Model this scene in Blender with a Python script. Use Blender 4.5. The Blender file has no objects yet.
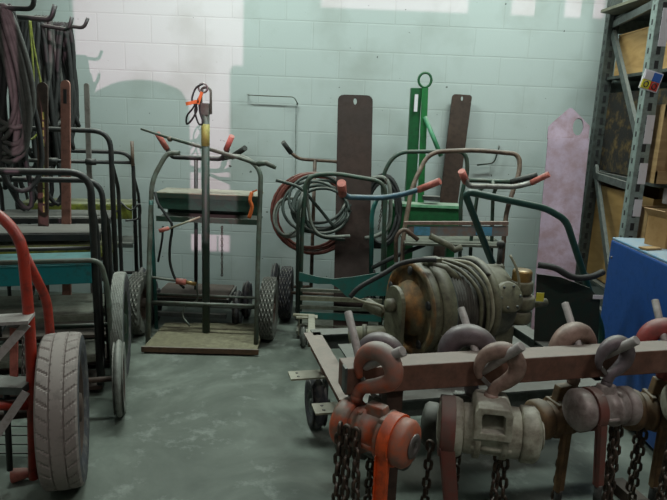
import bpy, bmesh, math, random
from mathutils import Vector as V, Matrix, Quaternion
R = math.radians
PI = math.pi
random.seed(7)
SC = bpy.context.scene
COL = SC.collection

# ------------------------------------------------------------ camera
CAM_P, CAM_R, CAM_H, FPX = R(12.5), R(2.3), 1.5, 600.0
cd = bpy.data.cameras.new('camera'); cam = bpy.data.objects.new('camera', cd); COL.objects.link(cam)
cd.sensor_fit = 'HORIZONTAL'; cd.sensor_width = 36; cd.lens = 36 * FPX / 667
cam.matrix_world = Matrix.Translation((0, 0, CAM_H)) @ Matrix.Rotation(PI/2 - CAM_P, 4, 'X') @ Matrix.Rotation(CAM_R, 4, 'Z')
cd.clip_start = 0.05
SC.camera = cam

# ------------------------------------------------------------ light and exposure
SC.view_settings.view_transform = 'Standard'
SC.view_settings.look = 'None'
SC.view_settings.gamma = 1
SC.view_settings.use_curve_mapping = False
SC.view_settings.exposure = 0.05
w = bpy.data.worlds.new('world'); SC.world = w; w.use_nodes = True
w.node_tree.nodes['Background'].inputs[0].default_value = (0.94, 0.86, 0.90, 1)
w.node_tree.nodes['Background'].inputs[1].default_value = 0.35
sd = bpy.data.lights.new('sun', 'SUN'); so = bpy.data.objects.new('sun', sd); COL.objects.link(so)
sd.energy = 2.1; sd.angle = R(0.2); sd.color = (1.0, 0.60, 0.73)
SUN_D = V((-math.tan(R(13)), 1, -math.tan(R(16)))).normalized()      # sun through the high rear openings
so.rotation_euler = SUN_D.to_track_quat('-Z', 'Y').to_euler()
LAMP_E = 58; REAR_E = 62

# ------------------------------------------------------------ placing helpers
def ray(u, v):
    a = (u - 333.5)/FPX; b = -(v - 250)/FPX
    x = a*math.cos(CAM_R) - b*math.sin(CAM_R); y = a*math.sin(CAM_R) + b*math.cos(CAM_R)
    return V((x, y*math.sin(CAM_P) + math.cos(CAM_P), y*math.cos(CAM_P) - math.sin(CAM_P)))
def at(u, v, Y):
    d = ray(u, v); return V((0, 0, CAM_H)) + d*(Y/d.y)
def atz(u, v, z=0.0):
    d = ray(u, v); return V((0, 0, CAM_H)) + d*((z - CAM_H)/d.z)

# ------------------------------------------------------------ materials
def lin(h):
    c = [int(h[i:i+2], 16)/255 for i in (0, 2, 4)]
    return tuple((x/12.92 if x <= .04045 else ((x+.055)/1.055)**2.4) for x in c) + (1,)
_m = {}
def paint(key, col, dirt='3a3128', amt=.35, rough=.6, metal=0., bump=.25, scale=14., col2=None, s2=4., dust=.45):
    if key in _m: return _m[key]
    m = bpy.data.materials.new(key); m.use_nodes = True; nt = m.node_tree; N = nt.nodes; L = nt.links
    b = N['Principled BSDF']; b.inputs['Roughness'].default_value = rough; b.inputs['Metallic'].default_value = metal
    tc = N.new('ShaderNodeTexCoord')
    n = N.new('ShaderNodeTexNoise'); n.inputs['Scale'].default_value = scale*1.7; n.inputs['Detail'].default_value = 6; n.inputs['Roughness'].default_value = .65
    L.new(tc.outputs['Object'], n.inputs['Vector'])
    r = N.new('ShaderNodeValToRGB'); r.color_ramp.elements[0].position = max(0, .62 - amt*.5); r.color_ramp.elements[1].position = min(1, .78 - amt*.3)
    L.new(n.outputs['Fac'], r.inputs['Fac'])
    mx = N.new('ShaderNodeMix'); mx.data_type = 'RGBA'
    ml_ = N.new('ShaderNodeMath'); ml_.operation = 'MULTIPLY'; ml_.inputs[1].default_value = .7
    L.new(r.outputs['Color'], ml_.inputs[0]); L.new(ml_.outputs[0], mx.inputs[0])
    base = lin(col)
    if col2:
        n2 = N.new('ShaderNodeTexNoise'); n2.inputs['Scale'].default_value = s2; n2.inputs['Detail'].default_value = 3
        L.new(tc.outputs['Object'], n2.inputs['Vector'])
        r2 = N.new('ShaderNodeValToRGB'); r2.color_ramp.elements[0].position = .42; r2.color_ramp.elements[1].position = .6
        L.new(n2.outputs['Fac'], r2.inputs['Fac'])
        m2 = N.new('ShaderNodeMix'); m2.data_type = 'RGBA'
        L.new(r2.outputs['Color'], m2.inputs[0]); m2.inputs[6].default_value = base; m2.inputs[7].default_value = lin(col2)
        L.new(m2.outputs[2], mx.inputs[6])
    else:
        mx.inputs[6].default_value = base
    mx.inputs[7].default_value = lin(dirt)
    if dust:      # dust that has settled on the upward faces
        ge = N.new('ShaderNodeNewGeometry'); sx = N.new('ShaderNodeSeparateXYZ'); L.new(ge.outputs['Normal'], sx.inputs[0])
        md = N.new('ShaderNodeMapRange'); md.inputs[1].default_value = .55; md.inputs[2].default_value = .98; md.inputs[4].default_value = dust; L.new(sx.outputs[2], md.inputs[0])
        mu = N.new('ShaderNodeMix'); mu.data_type = 'RGBA'; L.new(md.outputs[0], mu.inputs[0]); L.new(mx.outputs[2], mu.inputs[6]); mu.inputs[7].default_value = lin('a09b93')
        L.new(mu.outputs[2], b.inputs['Base Color'])
    else: L.new(mx.outputs[2], b.inputs['Base Color'])
    rr = N.new('ShaderNodeMapRange'); rr.inputs[3].default_value = rough - .12; rr.inputs[4].default_value = min(1, rough + .2)
    L.new(n.outputs['Fac'], rr.inputs[0]); L.new(rr.outputs[0], b.inputs['Roughness'])
    if bump:
        bp = N.new('ShaderNodeBump'); bp.inputs['Strength'].default_value = bump; bp.inputs['Distance'].default_value = .004
        L.new(n.outputs['Fac'], bp.inputs['Height']); L.new(bp.outputs[0], b.inputs['Normal'])
    _m[key] = m; return m

def block_wall(key, c1, c2, mort):
    m = bpy.data.materials.new(key); m.use_nodes = True; nt = m.node_tree; N = nt.nodes; L = nt.links
    b = N['Principled BSDF']; b.inputs['Roughness'].default_value = .75
    tc = N.new('ShaderNodeTexCoord'); sp = N.new('ShaderNodeSeparateXYZ'); cb = N.new('ShaderNodeCombineXYZ')
    L.new(tc.outputs['Object'], sp.inputs[0])
    ad = N.new('ShaderNodeMath'); ad.operation = 'ADD'; L.new(sp.outputs[0], ad.inputs[0]); L.new(sp.outputs[1], ad.inputs[1])
    L.new(ad.outputs[0], cb.inputs[0]); L.new(sp.outputs[2], cb.inputs[1])
    br = N.new('ShaderNodeTexBrick'); br.offset = .5
    br.inputs['Scale'].default_value = 1; br.inputs['Brick Width'].default_value = .406; br.inputs['Row Height'].default_value = .2032
    br.inputs['Mortar Size'].default_value = .006; br.inputs['Mortar Smooth'].default_value = .35; br.inputs['Bias'].default_value = 0
    br.inputs['Color1'].default_value = lin(c1); br.inputs['Color2'].default_value = lin(c2); br.inputs['Mortar'].default_value = lin(mort)
    mp = N.new('ShaderNodeMapping'); mp.inputs['Location'].default_value = (.13, .045, 0)
    L.new(cb.outputs[0], mp.inputs[0]); L.new(mp.outputs[0], br.inputs['Vector'])
    n = N.new('ShaderNodeTexNoise'); n.inputs['Scale'].default_value = 2.2; n.inputs['Detail'].default_value = 8; L.new(tc.outputs['Object'], n.inputs['Vector'])
    r = N.new('ShaderNodeValToRGB'); r.color_ramp.elements[0].position = .5; r.color_ramp.elements[1].position = .85
    L.new(n.outputs['Fac'], r.inputs['Fac'])
    mx = N.new('ShaderNodeMix'); mx.data_type = 'RGBA'; L.new(r.outputs['Color'], mx.inputs[0]); L.new(br.outputs['Color'], mx.inputs[6]); mx.inputs[7].default_value = lin('8d938c')
    # small holes and chips in the blocks
    n3 = N.new('ShaderNodeTexNoise'); n3.inputs['Scale'].default_value = 26; n3.inputs['Detail'].default_value = 2; L.new(tc.outputs['Object'], n3.inputs['Vector'])
    r3 = N.new('ShaderNodeValToRGB'); r3.color_ramp.elements[0].position = .76; r3.color_ramp.elements[1].position = .79; L.new(n3.outputs['Fac'], r3.inputs['Fac'])
    m3 = N.new('ShaderNodeMix'); m3.data_type = 'RGBA'; L.new(r3.outputs['Color'], m3.inputs[0]); L.new(mx.outputs[2], m3.inputs[6]); m3.inputs[7].default_value = lin('4a4d48')
    L.new(m3.outputs[2], b.inputs['Base Color'])
    n4 = N.new('ShaderNodeTexNoise'); n4.inputs['Scale'].default_value = 90; n4.inputs['Detail'].default_value = 4; L.new(tc.outputs['Object'], n4.inputs['Vector'])
    m4 = N.new('ShaderNodeMath'); m4.operation = 'MULTIPLY_ADD'; m4.inputs[1].default_value = -1.0; L.new(br.outputs['Fac'], m4.inputs[0])
    m5 = N.new('ShaderNodeMath'); m5.operation = 'MULTIPLY'; m5.inputs[1].default_value = .25; L.new(n4.outputs['Fac'], m5.inputs[0]); L.new(m5.outputs[0], m4.inputs[2])
    bp = N.new('ShaderNodeBump'); bp.inputs['Strength'].default_value = .35; bp.inputs['Distance'].default_value = .006
    L.new(m4.outputs[0], bp.inputs['Height']); L.new(bp.outputs[0], b.inputs['Normal'])
    return m

def concrete(key):
    m = bpy.data.materials.new(key); m.use_nodes = True; nt = m.node_tree; N = nt.nodes; L = nt.links
    b = N['Principled BSDF']
    tc = N.new('ShaderNodeTexCoord')
    n = N.new('ShaderNodeTexNoise'); n.inputs['Scale'].default_value = 1.7; n.inputs['Detail'].default_value = 9; n.inputs['Roughness'].default_value = .62; n.inputs['Distortion'].default_value = .6
    L.new(tc.outputs['Object'], n.inputs['Vector'])
    r = N.new('ShaderNodeValToRGB'); e = r.color_ramp.elements
    e[0].position = .32; e[0].color = lin('4a5048'); e[1].position = .68; e[1].color = lin('7a8177')
    k = e.new(.5); k.color = lin('5f655c')
    L.new(n.outputs['Fac'], r.inputs['Fac'])
    v = N.new('ShaderNodeTexNoise'); v.inputs['Scale'].default_value = 7; v.inputs['Detail'].default_value = 7; v.inputs['Roughness'].default_value = .7; L.new(tc.outputs['Object'], v.inputs['Vector'])
    r2 = N.new('ShaderNodeValToRGB'); r2.color_ramp.elements[0].position = .55; r2.color_ramp.elements[1].position = .75; L.new(v.outputs['Fac'], r2.inputs['Fac'])
    mx = N.new('ShaderNodeMix'); mx.data_type = 'RGBA'; L.new(r2.outputs['Color'], mx.inputs[0]); L.new(r.outputs['Color'], mx.inputs[6]); mx.inputs[7].default_value = lin('888e86')
    L.new(mx.outputs[2], b.inputs['Base Color'])
    rr = N.new('ShaderNodeMapRange'); rr.inputs[3].default_value = .38; rr.inputs[4].default_value = .75; L.new(v.outputs['Fac'], rr.inputs[0]); L.new(rr.outputs[0], b.inputs['Roughness'])
    bp = N.new('ShaderNodeBump'); bp.inputs['Strength'].default_value = .15; bp.inputs['Distance'].default_value = .005
    L.new(v.outputs['Fac'], bp.inputs['Height']); L.new(bp.outputs[0], b.inputs['Normal'])
    return m

def wood(key, c1, c2, sx=3., sy=14., axis=0):
    m = bpy.data.materials.new(key); m.use_nodes = True; nt = m.node_tree; N = nt.nodes; L = nt.links
    b = N['Principled BSDF']; b.inputs['Roughness'].default_value = .65
    tc = N.new('ShaderNodeTexCoord'); mp = N.new('ShaderNodeMapping')
    mp.inputs['Scale'].default_value = (sx, sx, sy) if axis == 0 else (sy, sy, sx)
    L.new(tc.outputs['Object'], mp.inputs[0])
    n = N.new('ShaderNodeTexNoise'); n.inputs['Scale'].default_value = 1; n.inputs['Detail'].default_value = 7; n.inputs['Distortion'].default_value = 1.2
    L.new(mp.outputs[0], n.inputs['Vector'])
    r = N.new('ShaderNodeValToRGB'); r.color_ramp.elements[0].position = .35; r.color_ramp.elements[1].position = .65
    r.color_ramp.elements[0].color = lin(c1); r.color_ramp.elements[1].color = lin(c2)
    L.new(n.outputs['Fac'], r.inputs['Fac']); L.new(r.outputs['Color'], b.inputs['Base Color'])
    return m

def emit(key, col, s):
    m = bpy.data.materials.new(key); m.use_nodes = True; b = m.node_tree.nodes['Principled BSDF']
    b.inputs['Emission Color'].default_value = col; b.inputs['Emission Strength'].default_value = s; b.inputs['Base Color'].default_value = col
    return m

M_wall = block_wall('painted_block', 'aab3b0', 'a8b1ae', 'a6aeab')
M_floor = concrete('floor_concrete')
M_ceil = paint('ceiling_paint', '9a9c98', amt=.1)
M_rear = paint('rear_paint', '7d807b', amt=.1)
M_black = paint('black_steel', '171a1a', '302c28', .45, .5)
M_dgreen = paint('dark_green', '17291f', '2b251d', .45, .5)
M_green = paint('cart_green', '244034', '3f3a2e', .45, .5, col2='30493c')
M_teal = paint('teal', '1f5f58', '3c4a42', .35, .45)
M_teal2 = paint('teal_shelf', '107377', '2c4540', .2, .4, dust=.3)
M_bluegrey = paint('blue_grey_tube', '37586a', '3b4a42', .4, .45)
M_bright = paint('bright_green', '12512a', '143c22', .3, .45)
M_brown = paint('brown_tube', '5a4436', '2f241d', .45, .5, col2='7d6a5a')
M_red = paint('red_tube', '9c2e1e', '4a231b', .3, .4)
M_grey = paint('grey_steel', '85837d', '4f463c', .4, .45, .3)
M_greyt = paint('worn_green_tube', '5d665c', '43392f', .5, .5, col2='3f5044')
M_rust = paint('rusty_beam', '664435', '46332a', .4, .7, col2='704e40', s2=9, dust=.6)
M_rustp = paint('rusty_plate_steel', '291a14', '20150f', .3, .75, col2='331f17', s2=3, dust=.1)
M_rustp2 = paint('brown_plate_steel', '3b2c24', '2a201a', .3, .75, col2='453329', s2=4, dust=.12)
M_pink = paint('pink_primer', '93808f', '7d6062', .45, .65, col2='a08c9c', s2=4, scale=6, bump=.1)
M_rubber = paint('tyre_rubber', '35353a', '6b665f', .3, .85)
M_rubber_d = paint('dusty_tread', '857b76', '625b56', .2, .9, dust=.2, bump=.1)
M_rubber_k = paint('knobby_rubber', '55564f', '6d6b62', .2, .9)
M_rubber_g = paint('grey_rubber', '7a7d76', '55564f', .4, .9)
M_grip = paint('pink_grip', 'b36458', '6e3a33', .4, .7)
M_gripb = paint('black_grip', '20221f', '454541', .3, .7)
M_cream = paint('dusty_cream', '8d8a74', '6c6450', .35, .7)
M_shelfd = paint('dusty_shelf', '5d6154', '3f3d32', .45, .8, dust=.15)
M_olive = paint('olive_winch', '6f6d55', '3a362a', .5, .6, col2='5b5a47')
M_flange = paint('rust_orange_flange', '9a6a35', '4b3a26', .5, .7, col2='6b6246', s2=9)
M_rope = paint('wire_rope', '38362b', '211f19', .5, .7, dust=.15)
M_hoistw = paint('pale_hoist', 'aaa796', '5f5544', .45, .6, .1)
M_hoistg = paint('pinkish_hoist', '9c8f8b', '5c4a44', .45, .5, .2)
M_hoisto = paint('orange_hoist', '7f6657', '4d463c', .4, .5, col2='b5502c', s2=20)
M_orange = paint('orange_paint', 'd0501c', '70341d', .3, .45)
M_hoistt = paint('tan_hoist', '6e5334', '3b2c1f', .5, .7)
M_hoistd = paint('dark_olive_hoist', '4a4a42', '2c2823', .4, .6)
M_steel = paint('bare_steel', '77716f', '514842', .4, .4, .5)
M_hookg = paint('grey_hook', '6b6064', '4a3c3a', .4, .45, .3)
M_hookp = paint('tan_hook', '93786c', '5d453b', .45, .5, .2)
M_chain = paint('dark_chain', '3b332d', '5f4a3c', .45, .5, .6, scale=40)
M_lever = paint('dull_red_lever', '6f3d34', '5b4a42', .45, .6)
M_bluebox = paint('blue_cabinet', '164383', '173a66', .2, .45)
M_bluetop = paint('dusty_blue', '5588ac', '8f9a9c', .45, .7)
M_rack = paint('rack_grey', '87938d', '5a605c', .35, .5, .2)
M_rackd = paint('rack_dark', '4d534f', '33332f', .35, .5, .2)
M_label = paint('label_white', 'd2cdd2', '9c989c', .1, .6, bump=0)
M_plywood = wood('plywood', 'a98350', 'c09a63')
M_plyw2 = wood('plywood_dark', '8d6c3c', 'a3804d', 2, 9)
M_timber = wood('timber', '8d6f49', 'a98a60', 3, 18)
M_sheet = wood('weathered_sheet', '5c5a4c', '72705f', 5, 5)
M_straw = paint('straw_box', '17130e', '6b5427', .30, .9, scale=9, dust=0)
M_card = paint('cardboard', 'a07a4c', '8a6638', .2, .8)
M_cable = paint('grey_cable', '464642', '2b2a28', .35, .7, dust=.1)
M_cableb = paint('black_cable', '1b1c1b', '2c2c2a', .3, .65, dust=.1)
M_hose_r = paint('red_hose', '6b3429', '3f241e', .4, .7)
M_hose_g = paint('green_hose', '27332c', '1c211e', .35, .6)
M_hose_c = paint('grey_hose', '6d7269', '3f413c', .4, .7)
M_yellow = paint('yellow_paint', '8f9148', '5f5a33', .35, .6)
M_ygreen = paint('yellow_green_shelf', '7f8428', '343a25', .55, .6)
M_mixed = paint('blue_patched_shelf', '9a7c70', '7a9aa0', .5, .6, scale=9)
M_ball = paint('pale_steel', 'a59c99', '6e6660', .35, .5, .2)
M_brass = paint('brass_fitting', '9a7a45', '5a4630', .3, .4, .6)
M_orstrap = paint('orange_strap', 'd0672e', 'a84a20', .2, .6)
M_tagy = paint('yellow_tag', 'c9bf3a', 'a59c30', .1, .6, bump=0)
M_blue = paint('label_blue', '2d5fb0', '2d5fb0', 0, .6, bump=0)
M_redl = paint('label_red', 'c4392b', 'c4392b', 0, .6, bump=0)
M_yell = paint('label_yellow', 'd8cc35', 'd8cc35', 0, .6, bump=0)
M_ink = paint('ink', '262626', '262626', 0, .6, bump=0)
M_blocker = paint('blocker_grey', '6d6a62', '55534c', .2, .8)
M_lamp = emit('lamp_tube', (.72, 1, .84, 1), 2.2)

# ------------------------------------------------------------ mesh helpers
def fillet(pts, rad, n=6, closed=False):
    pts = [V(p) for p in pts]; out = []; N = len(pts)
    for i, p in enumerate(pts):
        if not closed and i in (0, N-1): out.append(p); continue
        a = pts[i-1]; b = pts[(i+1) % N]
        da = (a-p); db = (b-p); r = min(rad, da.length*.49, db.length*.49)
        A = p + da.normalized()*r; B = p + db.normalized()*r
        for k in range(n+1):
            t = k/n; out.append(A*(1-t)**2 + p*2*t*(1-t) + B*t*t)
    return out
def smooth(pts, n=6, closed=False):
    P = [V(p) for p in pts]; N = len(P); out = []
    rng = range(N) if closed else range(N-1)
    for i in rng:
        p1 = P[i]; p2 = P[(i+1) % N]
        p0 = P[i-1] if (closed or i > 0) else p1*2-p2
        p3 = P[(i+2) % N] if (closed or i < N-2) else p2*2-p1
        for k in range(n):
            t = k/n
            out.append(.5*((2*p1) + (p2-p0)*t + (2*p0-5*p1+4*p2-p3)*t*t + (-p0+3*p1-3*p2+p3)*t**3))
    if not closed: out.append(P[-1])
    return out
def basis(d):
    d = V(d).normalized(); u = V((0, 0, 1)) if abs(d.z) < .95 else V((1, 0, 0))
    x = d.cross(u).normalized(); y = x.cross(d).normalized(); return x, y, d

class MB:
    def __init__(s, M=None): s.v = []; s.f = []; s.sm = []; s.M = M or Matrix.Identity(4); s.cut = None
    def add(s, vs, fs, sm=False):
        o = len(s.v); s.v += [s.M @ V(x) for x in vs]; s.f += [tuple(i+o for i in f) for f in fs]; s.sm += [sm]*len(fs)
        return s
    def box(s, c, size, rot=None, taper=1):
        c = V(c); hx, hy, hz = (V(size)*.5); vs = []
        Q = rot if rot is not None else Matrix.Identity(3)
        for z in (-1, 1):
            t = taper if z > 0 else 1
            for x, y in ((-1, -1), (1, -1), (1, 1), (-1, 1)): vs.append(c + Q @ V((x*hx*t, y*hy*t, z*hz)))
        return s.add(vs, [(3, 2, 1, 0), (4, 5, 6, 7), (0, 1, 5, 4), (1, 2, 6, 5), (2, 3, 7, 6), (3, 0, 4, 7)])
    def bar(s, a, b, wd, th, up=(0, 0, 1)):
        a, b = V(a), V(b); d = (b-a).normalized(); up = V(up)
        x = d.cross(up)
        if x.length < 1e-3: x = d.cross(V((0, 1, 0)))
        x.normalize(); y = x.cross(d).normalized()
        vs = [p + x*sx*wd/2 + y*sy*th/2 for p in (a, b) for sx, sy in ((-1, -1), (1, -1), (1, 1), (-1, 1))]
        return s.add(vs, [(0, 1, 2, 3), (7, 6, 5, 4), (0, 4, 5, 1), (1, 5, 6, 2), (2, 6, 7, 3), (3, 7, 4, 0)])
    def tube(s, pts, r, n=10, closed=False):
        P = [V(p) for p in pts]; N = len(P)
        rs = r if isinstance(r, (list, tuple)) else [r]*N
        T = []
        for i in range(N):
            if closed: t = P[(i+1) % N]-P[i-1]
            else: t = P[min(i+1, N-1)]-P[max(i-1, 0)]
            T.append(t.normalized() if t.length > 1e-9 else V((0, 0, 1)))
        x, _, _ = basis(T[0]); vs = []
        for i in range(N):
            x = (x - T[i]*x.dot(T[i]));
            if x.length < 1e-6: x, _, _ = basis(T[i])
            x.normalize(); y = T[i].cross(x)
            for k in range(n):
                a = 2*PI*k/n; vs.append(P[i] + (x*math.cos(a) + y*math.sin(a))*rs[i])
        fs = []
        for i in range(N if closed else N-1):
            j = (i+1) % N
            for k in range(n): l = (k+1) % n; fs.append((i*n+k, i*n+l, j*n+l, j*n+k))
        o = len(s.v); s.add(vs, fs, True)
        if not closed:
            s.f += [tuple(o+k for k in reversed(range(n))), tuple(o+(N-1)*n+k for k in range(n))]; s.sm += [False]*2
        return s
    def rod(s, a, b, r, n=12, r2=None): return s.tube([a, b], [r, r if r2 is None else r2], n)
    def lathe(s, prof, o, axis, n=32, flat=False, fn=None):
        x, y, d = basis(axis); o = V(o); vs = []; m = len(prof)
        for k in range(n):
            a = 2*PI*k/n
            for j, (h, r) in enumerate(prof):
                rr = r + (fn(k, j) if fn else 0)
                vs.append(o + d*h + (x*math.cos(a) + y*math.sin(a))*rr)
        fs = [(k*m+j, k*m+j+1, ((k+1) % n)*m+j+1, ((k+1) % n)*m+j) for k in range(n) for j in range(m-1)]
        return s.add(vs, fs, not flat)
    def prism(s, poly, ext, hole=None):
        poly = [V(p) for p in poly]; ext = V(ext); n = len(poly)
        vs = poly + [p+ext for p in poly]
        if hole is None:
            fs = [tuple(reversed(range(n))), tuple(range(n, 2*n))] + [(i, (i+1) % n, n+(i+1) % n, n+i) for i in range(n)]
            return s.add(vs, fs)
        # hole: list of points with the same count as poly, bridged ring
        hole = [V(p) for p in hole]; h = len(hole); assert h == n
        vs = poly + hole + [p+ext for p in poly] + [p+ext for p in hole]; fs = []
        for i in range(n):
            j = (i+1) % n
            fs += [(i, n+i, n+j, j), (2*n+i, 2*n+j, 3*n+j, 3*n+i), (i, j, 2*n+j, 2*n+i), (n+i, 3*n+i, 3*n+j, n+j)]
        return s.add(vs, fs)
    def ball(s, c, r, n=12, sc=(1, 1, 1)):
        c = V(c); m = n//2; vs = [c+V((0, 0, r*sc[2]))]
        for j in range(1, m):
            t = PI*j/m
            for k in range(n): a = 2*PI*k/n; vs.append(c+V((r*sc[0]*math.sin(t)*math.cos(a), r*sc[1]*math.sin(t)*math.sin(a), r*sc[2]*math.cos(t))))
        vs.append(c-V((0, 0, r*sc[2]))); fs = [(0, 1+k, 1+(k+1) % n) for k in range(n)]
        for j in range(m-2):
            for k in range(n): l = (k+1) % n; fs.append((1+j*n+k, 1+(j+1)*n+k, 1+(j+1)*n+l, 1+j*n+l))
        e = len(vs)-1; fs += [(e, 1+(m-2)*n+(k+1) % n, 1+(m-2)*n+k) for k in range(n)]
        return s.add(vs, fs, True)
    def chain(s, pts, L=.034, W=.024, wr=.0035):
        P = [V(p) for p in pts]; tot = 0; seg = []
        for a, b in zip(P, P[1:]): seg.append((tot, a, b)); tot += (b-a).length
        pitch = L - 2*wr; k = 0; d = 0; ph = random.random()*PI
        while d + pitch <= tot:
            for (t0, a, b) in reversed(seg):
                if d >= t0: dr = (b-a).normalized(); c = a + dr*(d-t0+pitch/2); break
            x, y, _ = basis(dr); an = ph + (k % 2)*PI/2 + random.uniform(-.2, .2); q = x*math.cos(an)+y*math.sin(an)
            ring = []
            hw = W/2-wr; hl = L/2-wr-hw
            for i in range(12):
                t = 2*PI*i/12; ring.append(c + q*math.cos(t)*hw + dr*(math.sin(t)*hw + (hl if math.sin(t) > 0 else -hl)))
            s.tube(ring, wr, 6, True); k += 1; d += pitch
        return s
    def build(s, name, mat, parent=None, bevel=0, kind=None, **tg):
        me = bpy.data.meshes.new(name)
        if parent is None:
            xs = [p.x for p in s.v]; ys = [p.y for p in s.v]; o = V(((min(xs)+max(xs))/2, (min(ys)+max(ys))/2, min(p.z for p in s.v)))
        else:
            o = parent['_w']; o = V((o[0], o[1], o[2]))
        me.from_pydata([tuple(p-o) for p in s.v], [], s.f)
        bm = bmesh.new(); bm.from_mesh(me); bmesh.ops.recalc_face_normals(bm, faces=bm.faces); bm.to_mesh(me); bm.free()
        me.polygons.foreach_set('use_smooth', s.sm); me.materials.append(mat)
        if s.cut: me.materials.append(s.cut[1]); [setattr(p, 'material_index', 1) for p in me.polygons if p.index >= s.cut[0]]
        me.update()
        ob = bpy.data.objects.new(name, me); COL.objects.link(ob)
        if parent is None: ob.location = o
        else: ob.parent = parent
        ob['_w'] = tuple(o)
        if bevel:
            m = ob.modifiers.new('bevel', 'BEVEL'); m.width = bevel; m.segments = 2; m.limit_method = 'ANGLE'; m.angle_limit = R(40)
        if kind: ob['kind'] = kind
        for k, x in tg.items(): ob['category' if k == 'cat' else k] = x
        return ob
def thing(name, loc, label, cat, group=None):
    o = bpy.data.objects.new(name, None); COL.objects.link(o); o.location = V(loc); o['_w'] = tuple(V(loc)); o.empty_display_size = .1
    o['label'] = label; o['category'] = cat
    if group: o['group'] = group
    return o
def frame(o, ang=0): return Matrix.Translation(V(o)) @ Matrix.Rotation(ang, 4, 'Z')

# tyre with real tread relief; wheel = tyre part with hub sub-part
def tyre(parent, c, axis, Rr, W, rim, style, mat, hubmat, n=96, hubcol=None, M=None, name='wheel'):
    cols = 29 if style == 'car' else 15; prof = [(-W*.36, rim), (-W*.46, rim+(Rr-rim)*.25), (-W*.5, rim+(Rr-rim)*.55), (-W*.48, rim+(Rr-rim)*.85)]
    s0 = len(prof); tw = W*.86
    for i in range(cols+1):
        x = i/cols*2-1; prof.append((x*tw/2, Rr*(1-.018*abs(x)**2.5) if style != 'round' else rim+(Rr-rim)*math.sqrt(max(.05, 1-(x*.9)**2))))
    s1 = len(prof)
    prof += [(W*.48, rim+(Rr-rim)*.85), (W*.5, rim+(Rr-rim)*.55), (W*.46, rim+(Rr-rim)*.25), (W*.36, rim)]
    dp = Rr*.022
    def fn(k, j):
        if j < s0 or j >= s1: return 0
        i = j-s0
        if style == 'car':
            if i in (9, 20): return -dp
            if i < 9: return -dp*.6 if (2*k + i) % 17 < 3 else 0
            if i > 20: return -dp*.6 if (2*k - i) % 17 < 3 else 0
            return -dp*.4 if (i in (10, 19) and k % 5 == 0) else 0
        if style == 'knob':
            return 0 if ((k//2 + i//2) % 2 == 0) else -dp*2.6
        if style == 'fine':
            return -dp*.5 if (k + i) % 3 == 0 else 0
        return 0
    mb = MB(M); mb.lathe(prof, c, axis, n, fn=fn, flat=(style != 'round'))
    ob = mb.build(name, mat, parent)
    if style in ('car', 'fine'):
        ob.data.materials.append(M_rubber); m_ = len(prof)-1
        for p in ob.data.polygons:
            if (p.index % m_) < s0-1 or (p.index % m_) >= s1: p.material_index = 1
    h = MB(M); r = rim
    h.lathe([(-W*.38, r), (-W*.38, r*.93), (-W*.1, r*.85), (-W*.1, r*.35), (-W*.42, r*.28), (-W*.46, r*.12), (-W*.46, 0.0005)], c, axis, 28)
    h.lathe([(W*.38, r), (W*.38, r*.93), (W*.1, r*.85), (W*.1, r*.35), (W*.42, r*.28), (W*.46, r*.12), (W*.46, .0005)], c, axis, 28)
    h.build('hub', hubmat, ob)
    return ob

# ------------------------------------------------------------ the room
YW, XL, XR, YB, ZC = 4.75, -2.75, 4.4, -3.0, 5.6
MB().box(((XL+XR)/2, (YB-.6+YW+.2)/2, -.05), (XR-XL+.4, YW-YB+.8, .1)).build('floor', M_floor, kind='structure')
MB().box(((XL+XR)/2, YW+.1, ZC/2), (XR-XL+.4, .2, ZC)).build('wall_far', M_wall, kind='structure')
MB().box((XL-.1, (YB+YW)/2, ZC/2), (.2, YW-YB, ZC)).build('wall_left', M_wall, kind='structure')
MB().box((XR+.1, (YB+YW)/2, ZC/2), (.2, YW-YB, ZC)).build('wall_right', M_wall, kind='structure')
MB().box(((XL+XR)/2, (YB+YW)/2, ZC+.1), (XR-XL+.4, YW-YB+.4, .2)).build('ceiling', M_ceil, kind='structure')
# rear wall: unseen, openings shaped so sunlight lands in the wall patches
def lit(X, Z):                     # a point of the far wall carried back along the sun ray to the rear wall
    t = (YW-YB)/SUN_D.y; return X - SUN_D.x*t, Z - SUN_D.z*t
rw = MB()
def rwb(x0, x1, z0, z1): rw.box(((x0+x1)/2, YB, (z0+z1)/2), (x1-x0, .12, z1-z0))
LX = lambda x: lit(x, 0)[0]
LZ = lambda z: lit(0, z)[1]
xa, xb, xc = LX(-2.03), LX(-.83), LX(-.73)
zs, zm, zt, zu, zv = LZ(.38), LZ(1.835), LZ(2.275), LZ(2.30), LZ(2.9)
rwb(XL, xa, 0, ZC)                                   # left jamb
rwb(xa, XR, 0, zs)
rwb(xb, XR, zs, zm); rwb(xc, XR, zm, zt)
rwb(xc, LX(-.18), zt, zv); rwb(LX(.94), LX(1.235), zt, zv); rwb(LX(1.46), LX(1.63), zt, zv); rwb(LX(1.95), XR, zt, zv)
rwb(xa, XR, zv, ZC)
rw.build('wall_rear', M_rear, kind='structure')

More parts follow.
